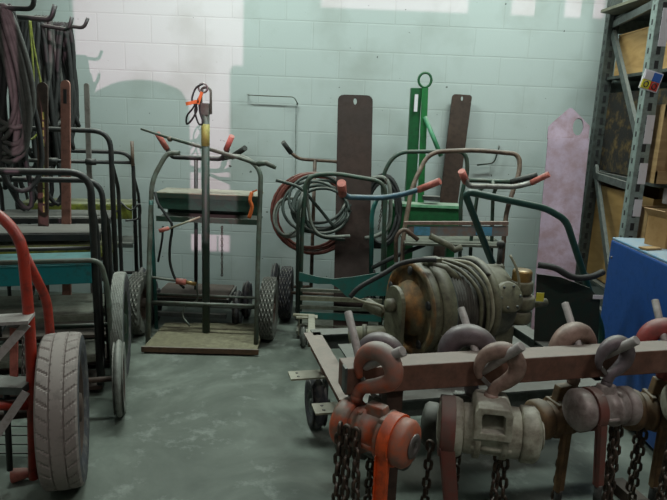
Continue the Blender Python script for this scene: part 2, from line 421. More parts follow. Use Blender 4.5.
for i, (x, y, LH) in enumerate(((-.9, 3.5, 3.35), (1.3, 3.5, 3.35), (-1.2, -.9, 5.1), (1.9, -.6, 5.1))):
    t = thing('ceiling_light', (x, y, LH), ['hanging twin tube light above the left carts', 'hanging twin tube light above the winch', 'hanging twin tube light behind the viewer on the left', 'hanging twin tube light behind the viewer on the right'][i], 'light')
    MB().box((x, y, LH+.09), (1.25, .22, .07)).build('housing', M_ceil, t, bevel=.01)
    for s in (-.5, .5): MB().rod((x+s, y, LH+.12), (x+s, y, ZC), .006).build('hanger', M_grey, t)
    for s in (-.06, .06): MB().rod((x-.6, y+s, LH+.03), (x+.6, y+s, LH+.03), .016).build('tube', M_lamp, t)
    ld = bpy.data.lights.new('tube_light', 'AREA'); ld.shape = 'RECTANGLE'; ld.size = 1.2; ld.size_y = .25; ld.energy = (LAMP_E, LAMP_E, REAR_E*.35, REAR_E)[i]; ld.color = (.85, 1, .945) if i < 2 else (1, .95, .93)
    lo = bpy.data.objects.new('tube_light', ld); COL.objects.link(lo); lo.parent = t; lo.location = (0, 0, 0)

# added unseen domed tank behind the viewer, shaped for the rounded wall shadow
tx, ty = -1.555+5.75*math.tan(R(13)), -1.0
t = thing('shadow_blocker', (tx, ty, 0), 'added unseen domed tank standing behind the viewer', 'blocker')
MB().lathe([(.25, .0005), (.26, .25), (.34, .39), (3.10, .39), (3.18, .38), (3.25, .34), (3.30, .24), (3.325, .12), (3.33, .0005)], (tx, ty, 0), (0, 0, 1), 48).build('shell', M_blocker, t)
MB().lathe([(0, .0005), (0, .36), (.30, .36), (.30, .0005)], (tx, ty, 0), (0, 0, 1), 32).build('blocker_base', M_black, t)
MB().rod((tx, ty, 3.30), (tx, ty, 3.36), .03, 12).build('blocker_tip', M_brass, t)

# ------------------------------------------------------------ storage rack at the right
rk = thing('pallet_rack', (1.9, 4, 0), 'tall grey slotted steel storage rack at right against the wall', 'rack')
RX = 1.83
def rack_post(x, y, mat, slots=True):
    mb = MB()
    for sx_, sy_, wx, wy in ((0, 0, .075, .012), (-.034, .03, .008, .06), (.034, .03, .008, .06)):
        mb.box((x+sx_, y+sy_, 1.5), (wx, wy, 3.0))
    if slots:
        mb.cut = (len(mb.f), M_ink); z = .1
        while z < 2.9:
            mb.box((x, y-.0075, z), (.022, .004, .044)); mb.box((x-.0385, y+.03, z), (.002, .014, .03)); z += .0762
    p = mb.build('upright', mat, rk)
    return p
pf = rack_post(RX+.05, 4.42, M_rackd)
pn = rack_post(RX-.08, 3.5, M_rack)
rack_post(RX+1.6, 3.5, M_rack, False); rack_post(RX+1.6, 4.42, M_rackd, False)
# side frame ladder: horizontals and diagonals
def sidebar(mb, y0, z0, y1, z1, wd=.045):
    f = lambda y: RX-.08+(y-3.5)/.92*.13
    mb.bar((f(y0), y0, z0), (f(y1), y1, z1), .022, wd, (0, 0, 1))
for a in ((3.55, .3, 4.4, .3), (3.55, 2.2, 4.4, 2.2), (3.55, 1.16, 4.4, 1.16)):
    mb = MB(); sidebar(mb, *a); mb.build('cross_brace', M_rackd, rk)
for a in ((3.55, 1.40, 4.4, 2.14), (3.55, .36, 4.4, 1.22)):
    mb = MB(); sidebar(mb, *a, .055); mb.build('diagonal_brace', M_rackd, rk)
for z in (.36, 1.13, 1.79, 2.19):
    for y in (3.47, 4.45): MB().box((RX+.82+(.0 if y < 4 else .03), y, z), (1.5, .035, .09)).build('shelf_beam', M_rack if z != 1.13 else M_ball, rk)
for z in (.41, 1.18, 1.84, 2.24):
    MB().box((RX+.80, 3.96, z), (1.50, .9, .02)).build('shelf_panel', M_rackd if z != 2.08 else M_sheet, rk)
# white stripe labels on near post
for (z, h) in ((2.3, .12), (2.05, .2), (1.5, .16), (1.25, .12), (1.05, .10)):
    MB().box((RX-.066, 3.490, z), (.045, .003, h)).build('paper_label', M_label, rk)
# grey-white sheet laid on top beam
MB().prism([V((RX-.08, 4.35, 2.262)), V((RX+.1, 4.45, 2.262)), V((RX+1.0, 4.45, 2.262)), V((RX+1.0, 3.40, 2.262)), V((RX-.02, 3.42, 2.262))], (0, 0, .018)).build('plywood_sheet', M_sheet,
    label='thin weathered sheet lying on the top beam of the steel rack', cat='sheet')
# crates and panels on the rack
def crate(c, s, label, mat, name='wooden_crate', cat='crate', slat=False):
    t = thing(name, (c[0], c[1], c[2]-s[2]/2), label, cat)
    x, y, z = c; a, b, h = s
    MB().box((x-a/2+.006, y, z), (.012, b, h)).build('side_panel', mat, t)
    MB().box((x+a/2-.006, y, z), (.012, b, h)).build('side_panel', mat, t)
    MB().box((x, y+b/2-.006, z), (a-.024, .012, h)).build('back_panel', mat, t)
    if slat:
        for q in (-1, 1): MB().box((x, y-b/2+.01, z+q*(h/2-.035)), (a, .02, .07)).build('front_slat', mat, t)
        for q in (-1, 1): MB().box((x+q*(a/2-.03), y-b/2+.024, z), (.05, .02, h-.02)).build('corner_post', mat, t)
    else: MB().box((x, y-b/2+.006, z), (a-.024, .012, h)).build('front_panel', mat, t)
    MB().box((x, y, z-h/2+.006), (a-.03, b-.03, .012)).build('bottom_panel', mat, t)
    return t
cr = crate((RX+.30, 3.98, 1.985), (.44, .80, .26), 'light plywood crate high on the rack behind the diagonal brace', M_plywood)
MB().box((RX+.302, 3.98, 2.122), (.45, .80, .010)).build('lid', M_plywood, cr)
crate((RX+.31, 4.0, 1.47), (.46, .84, .54), 'dark box with straw-coloured scuffs on the middle rack shelf', M_straw, 'dark_box', 'box')
crate((RX+.32, 4.02, .76), (.46, .80, .66), 'big brown plywood panel crate on the lower rack shelf', M_plyw2)
crate((RX+.13, 3.50, 1.42), (.3, .12, .44), 'slatted timber crate at the right edge on the middle shelf', M_timber, slat=True)
crate((RX+.13, 3.52, .745), (.3, .14, .62), 'open timber crate at the right edge just above the blue cabinet', M_timber, slat=True)
# hazard placard hung on the near post
o = at(651, 81, 3.4865); t = thing('hazard_placard', o, 'small four-square hazard placard, white blue yellow and red, on rack post', 'sign')
Q = Matrix.Translation(o) @ Matrix.Rotation(R(14), 4, 'Y')
cell = .048
MB(Q).box((0, 0, 0), (cell*2+.01, .006, cell*2+.01)).build('backing', M_label, t)
for (i, j, m, nm) in ((-1, 1, M_label, 'white_square'), (1, 1, M_blue, 'blue_square'), (-1, -1, M_yell, 'yellow_square'), (1, -1, M_redl, 'red_square')):
    q = MB(Q).box((i*cell/2, -.005, j*cell/2), (cell-.002, .004, cell-.002)).build(nm, m, t)
    if j < 0:
        ring = [(i*cell/2+.012*math.cos(a), -.0085, j*cell/2+.016*math.sin(a)) for a in [2*PI*k/16 for k in range(16)]]
        MB(Q).tube(ring, .003, 6, True).build('zero_mark', M_ink, q)

# ------------------------------------------------------------ blue cabinet
bx0 = at(611, 238, 3.25)
t = thing('equipment_cabinet', (bx0.x+.3, 2.9, 0), 'bright blue sheet metal cabinet with dusty top in front of the rack', 'cabinet')
MM = frame((bx0.x, 3.25, 0), R(0))
zt = bx0.z
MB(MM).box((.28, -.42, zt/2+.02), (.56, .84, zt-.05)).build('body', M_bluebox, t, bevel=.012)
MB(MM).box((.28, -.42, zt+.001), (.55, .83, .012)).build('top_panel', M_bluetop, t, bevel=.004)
for y, z in ((-.04, zt-.1), (-.04, zt-.62), (-.8, zt-.1)): MB(MM).lathe([(0, .008), (.004, .007), (.005, .0005)], (0, y, z), (-1, 0, 0), 10).build('screw', M_steel, t)
for x in (.06, .5):
    for y in (-.78, -.06): MB(MM).box((x, y, .0), (.06, .06, .04)) if False else MB(MM).box((x, y, .02), (.06, .06, .04)).build('foot', M_black, t)
cb = atz(657, 246, zt+.008)
t = thing('cardboard_box', (cb.x+.04, cb.y+.05, zt+.008), 'small open cardboard box on top of the blue cabinet', 'box')
MQ = frame((cb.x+.08, cb.y+.02, zt+.008), R(15))
for s in (-1, 1):
    MB(MQ).box((s*.1, 0, .075), (.004, .14, .15)).build('side', M_card, t)
    MB(MQ).box((0, s*.07, .075), (.2, .004, .15)).build('side', M_card, t)
MB(MQ).box((0, 0, .003), (.2, .14, .004)).build('bottom', M_card, t)
MB(MQ).bar((-.1, 0, .15), (-.135, 0, .19), .14, .004, (1, 0, 0)).build('flap', M_card, t)
MB(frame(atz(650, 249, zt+.009), R(20))).box((0, 0, .005), (.10, .05, .008)).build('wood_offcut', M_timber, label='thin wood offcut lying at front of blue cabinet top', cat='wood')

# ------------------------------------------------------------ wall details
a, b, c = at(248, 95, 4.70), at(294, 97, 4.70), at(298, 104, 4.70)
MB().tube(fillet([at(248, 94, 4.745), a, b, c, at(297, 100, 4.745) + V((0, 0, -.03))], .02), .0045, 8).build('wall_rod', M_greyt, label='thin bent rod fixed to the wall left of the tall brown plate', cat='rod')
a, b, c = at(499, 148, 4.70), at(494, 163, 4.70), at(477, 165, 4.70)
MB().tube(fillet([at(499, 146, 4.745), a, b, c], .03), .006, 8).build('wall_bracket', M_dgreen, label='small bent wire bracket on wall right of shorter brown plate', cat='bracket')
MB().chain([at(296, 106, 4.73), at(295, 192, 4.735)], .020, .009, .0019).build('hanging_chain', paint('painted_chain', '7c857f', '4b4a44', .3, .6), label='thin chain hanging down the wall behind the hose coil', cat='chain')

# ------------------------------------------------------------ lifting plates, bars
def plate(name, label, b0, b1, t1, t0, th, mat, hole=None, chamf=.03, holer=.03, hv=1.6, n=8):
    """corner points bottom-left, bottom-right, top-right, top-left; thickness goes back"""
    b0, b1, t1, t0 = map(V, (b0, b1, t1, t0)); wdir = (t1-t0).normalized(); hdir = (t0-b0).normalized(); nrm = wdir.cross(hdir).normalized()
    if nrm.y < 0: nrm = -nrm
    mb = MB()
    # polygon: bottom corners square, top corners rounded / chamfered
    tl = [t0 - hdir*chamf, t0 + wdir*chamf] if n == 0 else [t0 - hdir*chamf*math.cos(a) + 0*wdir + (wdir*chamf - hdir*0)*(1-math.cos(PI/2-a)) if False else t0 + wdir*chamf*(1-math.cos(a)) - hdir*chamf*(1-math.sin(a)) for a in [PI/2*k/n for k in range(n+1)]]
    tr = [t1 - wdir*chamf, t1 - hdir*chamf] if n == 0 else [t1 - wdir*chamf*(1-math.cos(a)) - hdir*chamf*(1-math.sin(a)) for a in [PI/2*(1-k/n) for k in range(n+1)]]
    # lower body below the hole line
    hc = (t0+t1)/2 + (V(hole) if hole else V((0, 0, 0)))
    cut = hc - hdir*(holer*hv*1.6)
    def onL(p):  # edge points at height of p
        s = (p-b0).dot(hdir)/((t0-b0).dot(hdir)); return b0+(t0-b0)*s, b1+(t1-b1)*s
    l, r = onL(cut)
    mb.prism([b0, b1, r, l], nrm*th)
    top = [l, r] + list(reversed(tr)) + list(reversed(tl))
    # ring bridged to hole
    m = 48; ctr = hc; ring = []; hl = []
    for k in range(m):
        a_ = 2*PI*k/m; d = wdir*math.cos(a_)+hdir*math.sin(a_)
        best = None
        for i in range(len(top)):
            p, q = top[i], top[(i+1) % len(top)]
            e = q-p; 
            # solve ctr + d*s = p + e*t in (wdir,hdir)
            dx, dy = d.dot(wdir), d.dot(hdir); ex, ey = e.dot(wdir), e.dot(hdir); px, py = (p-ctr).dot(wdir), (p-ctr).dot(hdir)
            den = dx*ey-dy*ex
            if abs(den) < 1e-9: continue
            s = (px*ey-py*ex)/den; tt = (px*dy-py*dx)/den
            if s > 0 and -1e-6 <= tt <= 1+1e-6 and (best is None or s < best): best = s
        ring.append(ctr+d*(best or .05)); hl.append(ctr + wdir*math.cos(a_)*holer + hdir*math.sin(a_)*holer*hv)
    mb.prism(ring, nrm*th, hl)
    return mb.build(name, mat, label=label, cat='plate')
def P3(x, y, z): return V((x, y, z))
a0, a1 = at(338, 94, 4.32), at(373, 95, 4.32)
plate('steel_plate', 'tall dark brown rusty plate with small top hole, in the green coil cart', atz(333, 330, .05)+V((0, 0, 0)), atz(368, 331, .05), a1, a0, .02, M_rustp, hole=(0, 0, -.045), holer=.012, hv=2., chamf=.04)
a0, a1 = at(454, 94, 4.68), at(471, 95, 4.68)
plate('steel_plate', 'shorter narrow brown plate leaning on the wall right of the green column', P3(a0.x-.10, 4.56, .02), P3(a1.x-.10, 4.56, .02), a1+V((0.01,0,0)), a0-V((.01, 0, 0)), .018, M_rustp2, hole=(.0, 0, -.03), holer=.010, hv=1.6, chamf=.022)
a0, a1 = at(551, 106, 4.36), at(593, 106, 4.30)
bl = P3(a0.x-.09, 3.98, .02); br_ = P3(a1.x-.11, 3.94, .02)
plate('pink_plate', 'wide pink primed plate with chamfered top and oval hole, leaning by the rack', bl, br_, a1, a0, .025, M_pink, hole=(.062, 0, -.14), holer=.035, hv=1.75, chamf=.13, n=0)

def flat_bar(name, label, u0, v0, u1, v1, Yt, Yb, wd, mat, slot=None):
    a, b = at(u0, v0, Yt), at(u1, v1, Yb); d = (a-b).normalized(); b = b - d*(b.z-.30)/d.z
    x = V((1, 0, 0)); r = wd/2; pts = [b - x*r, b + x*r]
    for k in range(7): an = PI*k/6; pts.append(a - d*r + x*r*math.cos(an) + d*r*math.sin(an))
    mb = MB(); mb.prism(pts, (0, .014, 0))
    t = thing(name, (b.x, b.y, b.z), label, 'bar')
    mb.build('bar', mat, t)
    if slot: MB().bar(a - d*.05 - V((0, .002, 0)), a - d*.13 - V((0, .002, 0)), .018, .004, (0, 1, 0)).build('slot', M_ink, t)
    t['_ab'] = [*a, *b]
    return t
tb = flat_bar('flat_bar', 'rounded brown flat bar with yellow drips, leftmost of three uprights', 42, 82, 43, 245, 3.45, 3.4, .058, M_rustp2)
ta_, tb_ = V(tb['_ab'][:3]), V(tb['_ab'][3:]); a, b = ta_.lerp(tb_, .12)+V((.006, -.001, 0)), ta_.lerp(tb_, .55)+V((.006, -.001, 0)); del tb['_ab']
dr = MB()
for i in range(12): p = a.lerp(b, (i+.3*random.random())/12); dr.bar(p-V((0, .003, 0)), p-V((0, .003, .025+.02*random.random())), .008, .003, (0, 1, 0))
dr.build('paint_drips', M_yellow, tb)
flat_bar('flat_bar', 'pinkish flat bar with a slot near its top, middle of three uprights', 65, 80, 66, 235, 3.5, 3.5, .052, paint('pink_bar', '96685b', '5c4138', .3, .6), True)
flat_bar('flat_bar', 'thin grey flat bar, rightmost of the three uprights', 86, 83, 91, 235, 3.8, 3.75, .03, paint('grey_bar', '6e6a64', '4b443c', .35, .6))

# ------------------------------------------------------------ left hand carts
def left_cart(label, u, v, Yr, ang, ztop, W, D, rt, m_fr, shelves, wheel=None, bars=(), hookv=None):
    """right post base from pixel column; local x to the right (0 = right post), y back"""
    base = at(u, v, Yr); o = V((base.x, Yr, 0)); MM = frame(o, ang)
    t = thing('hand_cart', o, label, 'cart')
    mb = MB(MM)
    mb.tube(fillet([(0, 0, .04), (0, 0, ztop), (-W, 0, ztop), (-W, 0, .04)], .11, 8), rt, 10)
    mb.build('front_frame', m_fr, t)
    mb = MB(MM); mb.tube(fillet([(0, -.0, .07), (0, D, .12), (0, D, ztop*.72), (0, 0.005, ztop*.86)], .07, 6), rt*.8, 8); mb.build('side_frame', m_fr, t)
    mb = MB(MM); mb.tube(fillet([(-W, -.0, .07), (-W, D, .12), (-W, D, ztop*.72), (-W, 0.005, ztop*.86)], .07, 6), rt*.8, 8); mb.build('side_frame', m_fr, t)
    MB(MM).box((-W/2, D*.45, .04), (W+.02, D*1.1, .02)).build('base_plate', M_rustp2, t)
    for (z, h, d, m) in shelves:
        mb = MB(MM); mb.box((-W/2, d/2-.02, z), (W-.03, d, .012)); mb.box((-W/2, -.02, z-h/2), (W-.03, .01, h)); mb.build('shelf', m, t, bevel=.003)
    for (z, r) in bars: MB(MM).rod((-W, -.0, z), (0, 0, z), r).build('cross_bar', m_fr, t)
    return t, MM
# farthest cart (2): near the wall
t, MM = left_cart('dark hand cart nearest the wall at left, with yellow-green shelf', 136, 250, 4.25, R(10), 1.20, .78, .22, .014, M_black,
    [(.83, .10, .26, M_ygreen), (.55, .03, .26, M_rackd)], bars=((1.13, .012), (.33, .012)))
MB(MM).rod((0.0, -.02, 1.11), (0, -.02, 1.28), .012).build('pin', M_brown, t)
MB(MM).tube(smooth([(-.1, -.02, .86), (-.02, -.05, .8), (.04, -.03, .84), (.03, -.02, .74), (-.06, -.04, .72)], 6), .007, 8).build('wire', M_black, t)
tyre(t, (0.02, .1, .17), (1, 0, 0), .17, .07, .09, 'round', M_rubber, M_rustp, 40, M=MM)
t, MM = left_cart('tall dark hand cart behind, loop rising above the pegged cart', 115, 250, 3.75, R(12), 1.36, .72, .25, .016, M_black,
    [(.82, .035, .3, M_black), (.60, .05, .28, M_ygreen)], bars=((1.17, .012), (.42, .014)))
for x in (-.12, -.34): MB(MM).lathe([(-.03, .0005), (-.03, .02), (.03, .02), (.03, .0005)], (x, 0, 1.17), (1, 0, 0), 12).build('collar', M_black, t)
t, MM = left_cart('dark green hand cart with big grey tyre, third from the wall', 105, 250, 3.32, R(15), at(95, 180, 3.32).z, .74, .25, .016, M_black,
    [(.81, .04, .28, M_black), (.74, .045, .3, M_ygreen), (.37, .03, .3, M_shelfd)], bars=((.66, .012),))
ww = atz(123, 373, 0)
ax = (math.cos(R(15)), math.sin(R(15)), 0)
c = V((ww.x, ww.y, .30)); tyre(t, c, ax, .30, .07, .19, 'fine', M_rubber_g, M_dgreen, 96)
MB().rod(c, c-V(ax)*.35, .014).build('axle', M_dgreen, t)
t, MM = left_cart('dark green hand cart with teal shelf and small pale wheel, nearest of the row', 94, 250, 2.98, R(17), at(80, 172, 2.98).z, .66, .2, .018, M_black,
    [(.72, .10, .26, M_teal2), (.45, .03, .24, M_shelfd), (.22, .03, .24, M_shelfd)], bars=((.80, .010),))
MB(MM).tube(fillet([(-.7, -.04, .745), (.03, -.04, .745), (.06, -.04, .6), (.07, -.03, .1)], .05), .013, 8).build('bumper_tube', M_greyt, t)
ww = atz(121, 413, 0); c = V((ww.x, ww.y, .19)); ax = (math.cos(R(17)), math.sin(R(17)), 0)
tyre(t, c, ax, .19, .05, .12, 'round', M_rubber_g, M_rustp, 64); MB().rod(c, c-V(ax)*.2, .014).build('axle', M_rustp2, t)

# red cart with the big car tyre
ww = atz(69, 477, 0); ang = R(19); ax = V((math.cos(ang), math.sin(ang), 0)); RT = .308
t = thing('heavy_hand_truck', (ww.x-.2, ww.y, 0), 'red tubular hand truck with large dusty car tyre in left foreground', 'cart')
c = V((ww.x, ww.y, RT)); tyre(t, c, ax, RT, .150, .2, 'car', M_rubber_d, M_rustp2, 280)
tf = V((ax.y, -ax.x, 0))        # towards the viewer
mb = MB(); mb.tube(fillet([at(34, 478, 2.12), at(31, 340, 2.12), at(22, 240, 2.14), at(-2, 212, 2.16), at(-70, 190, 2.2)], .16, 10), .02, 12); mb.build('front_tube', M_red, t)
mb = MB(); mb.tube(fillet([at(22, 250, 2.15), at(47, 300, 2.3), at(51, 345, 2.34), at(52, 430, 2.36)], .06, 6), .018, 12); mb.build('rear_brace', M_red, t)
MB().tube([at(36, 405, 2.13), at(-60, 405, 2.0)], .02, 12).build('lower_rail', M_red, t)
MB().rod(c, c-ax*.6, .02).build('axle', M_rustp2, t)
mb = MB(); mb.prism([at(-60, 318, 2.15), at(-60, 326, 2.0), at(28, 321, 2.02), at(35, 312, 2.14)], (0, 0, -.012)); mb.build('top_plate', M_ball, t)
MB().bar(at(27, 324, 2.05), at(-14, 370, 1.98), .03, .006, (0, 1, .2)).build('flat_strut', M_ball, t)
MB().bar(at(26, 392, 2.05), at(-20, 460, 1.98), .03, .006, (0, 1, .2)).build('flat_strut', M_ball, t)
MB().bar(at(14, 328, 2.08), at(14, 376, 2.08), .028, .008, (0, 1, 0)).build('pink_bar', M_grip, t)
MB().box(at(8, 385, 2.1), (.16, .1, .03)).build('bracket', M_rackd, t)
MB().chain([at(23, 328, 2.07), at(23, 376, 2.07)], .022, .014, .0025).build('chain', M_steel, t)
MB().tube([at(6, 388, 2.12), at(10, 470, 2.12)], .012, 8).build('hanging_tube', M_black, t)
bb = atz(12, 478, .02); MB().lathe([(0, .0005), (0, .03), (.05, .022), (.11, .004), (.11, .0005)], bb+V((0, 0, .01)), (1, .3, .1), 14).build('metal_cone', M_grip, label='small pinkish metal cone on floor beside the big tyre', cat='cone')
# wire mesh bed of the red cart (lower left)
mb = MB()
for i in range(8): mb.bar(at(-40, 408+i*9, 2.35), at(30, 408+i*9, 2.35), .006, .006)
mb.build('rack_bars', M_rackd, t)

# ------------------------------------------------------------ cable hooks and hanging cables
def hook(pa, pb, tip, label, r=.012):
    pa, pb, tip = V(pa), V(pb), V(tip)
    start = V((XL, pa.y, pa.z + (pa.z-pb.z)*.3)); t = thing('cable_hook', start, label, 'hook', )
    MB().tube(fillet([start+V((.004, 0, 0)), pa, pb, tip], .03, 5), r, 8).build('arm', M_black, t)
    MB().box(start+V((.006, 0, 0)), (.012, .07, .16)).build('wall_plate', M_black, t)
hook(at(-20, 7, 3.0), at(33, 9, 3.0), at(35, -12, 3.0), 'black cable hook arm nearest, at the top left corner')
hook(at(10, 16, 3.5), at(51, 20, 3.5), at(55, 5, 3.5), 'black cable hook arm second from the corner', .014)
hook(at(10, 20, 3.8), at(69, 30, 3.8), at(72, 17, 3.8), 'black cable hook arm third from the corner')
hook(at(20, 20, 4.2), at(84, 28, 4.2), at(88, 18, 4.2), 'black cable hook arm farthest, nearest the wall')
def coil(label, top, L, W, n, r, mat, ang, spread, seed, name='cable_coil', jig=.03, aj=.35):
    rnd = random.Random(seed); top = V(top); path = []
    for i in range(n):
        l = L*(1-.28*rnd.random()); w_ = W*(.6+.4*rnd.random()); an = ang+rnd.uniform(-aj, aj); off = spread*(i/(max(1, n-1))-.5)
        q = V((math.cos(an), math.sin(an), 0)); ph = rnd.uniform(0, 6)
        for k in range(28):
            tt = 2*PI*k/28; s = (1-math.cos(tt))/2
            wv = math.sin(tt)*w_*(.30+.70*s)
            p = top + q*wv/1.0*.5 + V((off, 0, -l*s + r*1.0)) + V((math.sin(tt*2+ph)*jig*s, math.cos(tt*1.5+ph)*jig*s, 0))
            path.append(p)
    return MB().tube(path, r, 7).build(name, mat, label=label, cat='cable')
coil('thick grey welding cable coil hanging at the top left corner', at(-6, 8, 3.0), .74, .36, 10, .013, M_cable, R(8), .10, 1, jig=.008, aj=.15)
coil('dark cable coil hanging lowest at the left edge', at(-6, 8, 3.06), 1.00, .20, 7, .013, M_cableb, R(40), .16, 2)
coil('grey cable coil hanging second from the corner', at(42, 19, 3.85), .80, .16, 6, .013, M_cable, R(60), .10, 3)
coil('black cable coil hanging on the third hook', at(50, 26, 3.9), .88, .2, 8, .015, M_cableb, R(50), .16, 4)
coil('black cable coil hanging nearest the bare wall', at(60, 26, 4.2), .84, .18, 6, .014, M_cableb, R(50), .12, 5)
coil('long black cable coil behind the brown flat bar', at(27, 22, 3.8), 1.15, .24, 8, .014, M_cableb, R(20), .16, 6)
coil('thin green-yellow cable hanging between the black coils', at(30, 20, 3.6), .72, .05, 1, .006, M_ygreen, R(60), .0, 8)

# ------------------------------------------------------------ centre cart (front) with mast
f0, f1 = atz(143, 349, .03), atz(257, 352, .03); b1, b0 = atz(250, 322, .03), atz(160, 321, .03)
t = thing('cylinder_cart', ((f0.x+f1.x)/2, 3.8, 0), 'green cylinder cart with tall mast and dusty base plate, centre left', 'cart')
bp = MB(); bp.prism([f0, f1, V((f1.x-.01, f1.y+.50, .03)), V((f0.x+.01, f0.y+.46, .03))], (0, 0, .012)); bp.build('base_plate', paint('cart_base', '6f6a4c', '4e4733', .5, .8, col2='7a7558', s2=5, dust=.12), t)
mb = MB(); mb.bar(f0+V((-.01, 0, .0)), f1+V((.01, 0, 0)), .012, .034); mb.build('front_lip', paint('rust_lip', '5c432f', '3a2c20', .4, .7), t)
def post(a, name='frame_tube', r=.016, m=M_greyt, rad=.08, n=10): return MB().tube(fillet(a, rad, 8), r, n).build(name, m, t)
post([at(148, 345, 3.68), at(149, 265, 3.80), at(152, 180, 3.95), at(167, 153, 4.0), at(180, 153, 4.0)])
post([at(256, 348, 3.66), at(258, 260, 3.76), at(261, 170, 3.86), at(246, 157, 3.9), at(225, 156, 3.92)])
post([at(151, 200, 3.9), at(157, 340, 4.0)], 'rear_tube', .013, M_teal)
ms = at(206, 100, 3.84); mf = V((at(206, 325, 3.84).x, 3.84, .045))
MB().rod(mf, at(205.5, 108, 3.84), .025, 14).build('mast', paint('mast_paint', '22372e', '3a382e', .4, .5), t)
MB().rod(at(205.5, 124, 3.84), at(205.5, 146, 3.84), .0265, 14).build('mast_band', M_yellow, t)
cl = MB(); a = at(205.5, 114, 3.84)
cl.box(a+V((0, 0, .03)), (.05, .05, .07)); cl.tube(fillet([a+V((-.026, 0, .03)), a+V((-.026, 0, .16)), a+V((.034, 0, .16)), a+V((.034, 0, .0))], .03), .008, 8)
cl.build('clevis', M_greyt, t)
MB().tube([at(203, 88, 3.83)+V((.028*math.cos(k*PI/8), 0, .028*math.sin(k*PI/8))) for k in range(16)], .006, 8, True).build('ring', M_steel, t)
# shelf box
s0, s1 = at(156, 193, 3.86), at(258, 194, 3.82)
x0, x1 = s0.x, s1.x; zs_ = s0.z
MB().box(((x0+x1)/2, 3.98, zs_+.0), (x1-x0, .26, .015)).build('shelf_top', M_cream, t)
mb = MB(); mb.box(((x0+x1)/2, 3.86, zs_-.05), (x1-x0-.02, .014, .10)); mb.box(((x0+x1)/2, 4.09, zs_-.09), (x1-x0-.02, .014, .18)); mb.build('shelf_apron', paint('apron_green', '1f4437', '26352b', .4, .5), t)
MB().box(((x0+x1)/2, 3.97, zs_-.165), (x1-x0, .22, .012)).build('lower_shelf', M_green, t)
MB().bar((x0, 3.855, zs_-.012), (x1, 3.855, zs_-.012), .014, .03).bar((x0, 3.855, zs_-.165), (x1, 3.855, zs_-.165), .014, .035).build('shelf_edge', M_green, t)
for v_, y_, r_ in ((304, 3.82, .011), (296, 4.05, .010)): MB().rod(at(152, v_-2, y_), at(258, v_+2, y_), r_).build('cross_bar', M_greyt, t)
wr = atz(268, 339); tyre(t, (wr.x, wr.y+.02, .215), (1, 0, 0), .215, .095, .11, 'knob', M_rubber_k, M_rustp2, 84)
wl = atz(140, 334); tyre(t, (wl.x, wr.y+.02, .215), (1, 0, 0), .215, .095, .11, 'knob', M_rubber_k, M_rustp2, 84)
MB().rod((wl.x, wr.y+.02, .215), (wr.x, wr.y+.02, .215), .013).build('axle', M_rackd, t)
# strap, chain, hoses and torch hung on it
a = at(252, 192, 3.80); MB().tube(smooth([a, at(250, 200, 3.79), at(252, 207, 3.795), at(249, 218, 3.80)], 5), [.012]*16, 8).bar(a, at(257, 190, 3.8), .02, .01).build('orange_strap', M_orstrap, label='orange strap tied to the right end of the cart shelf', cat='strap')
MB().chain([at(222, 226, 3.86), at(222, 277, 3.86)], .026, .017, .003).build('hanging_chain', M_chain, label='short chain hanging under the centre cart shelf', cat='chain')
MB().tube(smooth([at(155, 192, 3.83), at(158, 203, 3.8), at(166, 215, 3.8), at(172, 226, 3.8), at(170, 245, 3.82), at(170, 262, 3.84), at(175, 278, 3.84), at(184, 288, 3.86)], 7), .009, 8).build('gas_hose', M_cableb, label='black hose drooping down the left side of the centre cart', cat='hose')
th = thing('cutting_torch', at(172, 281, 3.83), 'old cutting torch with copper nozzle lying across the centre cart', 'torch')
MB().rod(at(150, 277, 3.8), at(178, 281, 3.83), .009).build('tip_tube', M_greyt, th)
MB().rod(at(176, 281, 3.83), at(186, 282, 3.84), .021, 14).build('nozzle', M_grip, th)
MB().rod(at(186, 282, 3.84), at(196, 284, 3.86), .014, 12).build('body', M_brass, th)
MB().tube(smooth([at(196, 284, 3.86), at(197, 300, 3.87), at(186, 306, 3.85), at(183, 316, 3.82), at(190, 326, 3.8)], 6), .006, 7).build('gas_hose', M_greyt, label='thin worn hose looping below the cutting torch', cat='hose')
hv = thing('lever_rod', at(180, 224, 3.8), 'short pink-gripped rod sticking out under the cart shelf', 'rod')
MB().rod(at(168, 229, 3.78), at(200, 217, 3.84), .007).build('rod', M_cream, hv); MB().rod(at(159, 231, 3.76), at(169, 228, 3.78), .014).build('grip', M_grip, hv)
# long rod lying across the handles
lr = thing('long_rod', at(240, 158, 3.8), 'long thin rod with jointed end leaning across the centre cart handles', 'rod')
MB().tube([at(141, 129, 4.1), at(170, 138, 4.05), at(240, 158, 3.80), at(260, 165, 3.78)], [.007, .011, .013, .012], 10).build('shaft', M_greyt, lr)
MB().ball(at(170, 139, 4.05), .02).build('joint', M_brown, lr); MB().tube([at(258, 164, 3.78), at(266, 163, 3.78), at(276, 168, 3.78)], [.02, .017, .012], 10).build('end_fitting', M_greyt, lr)
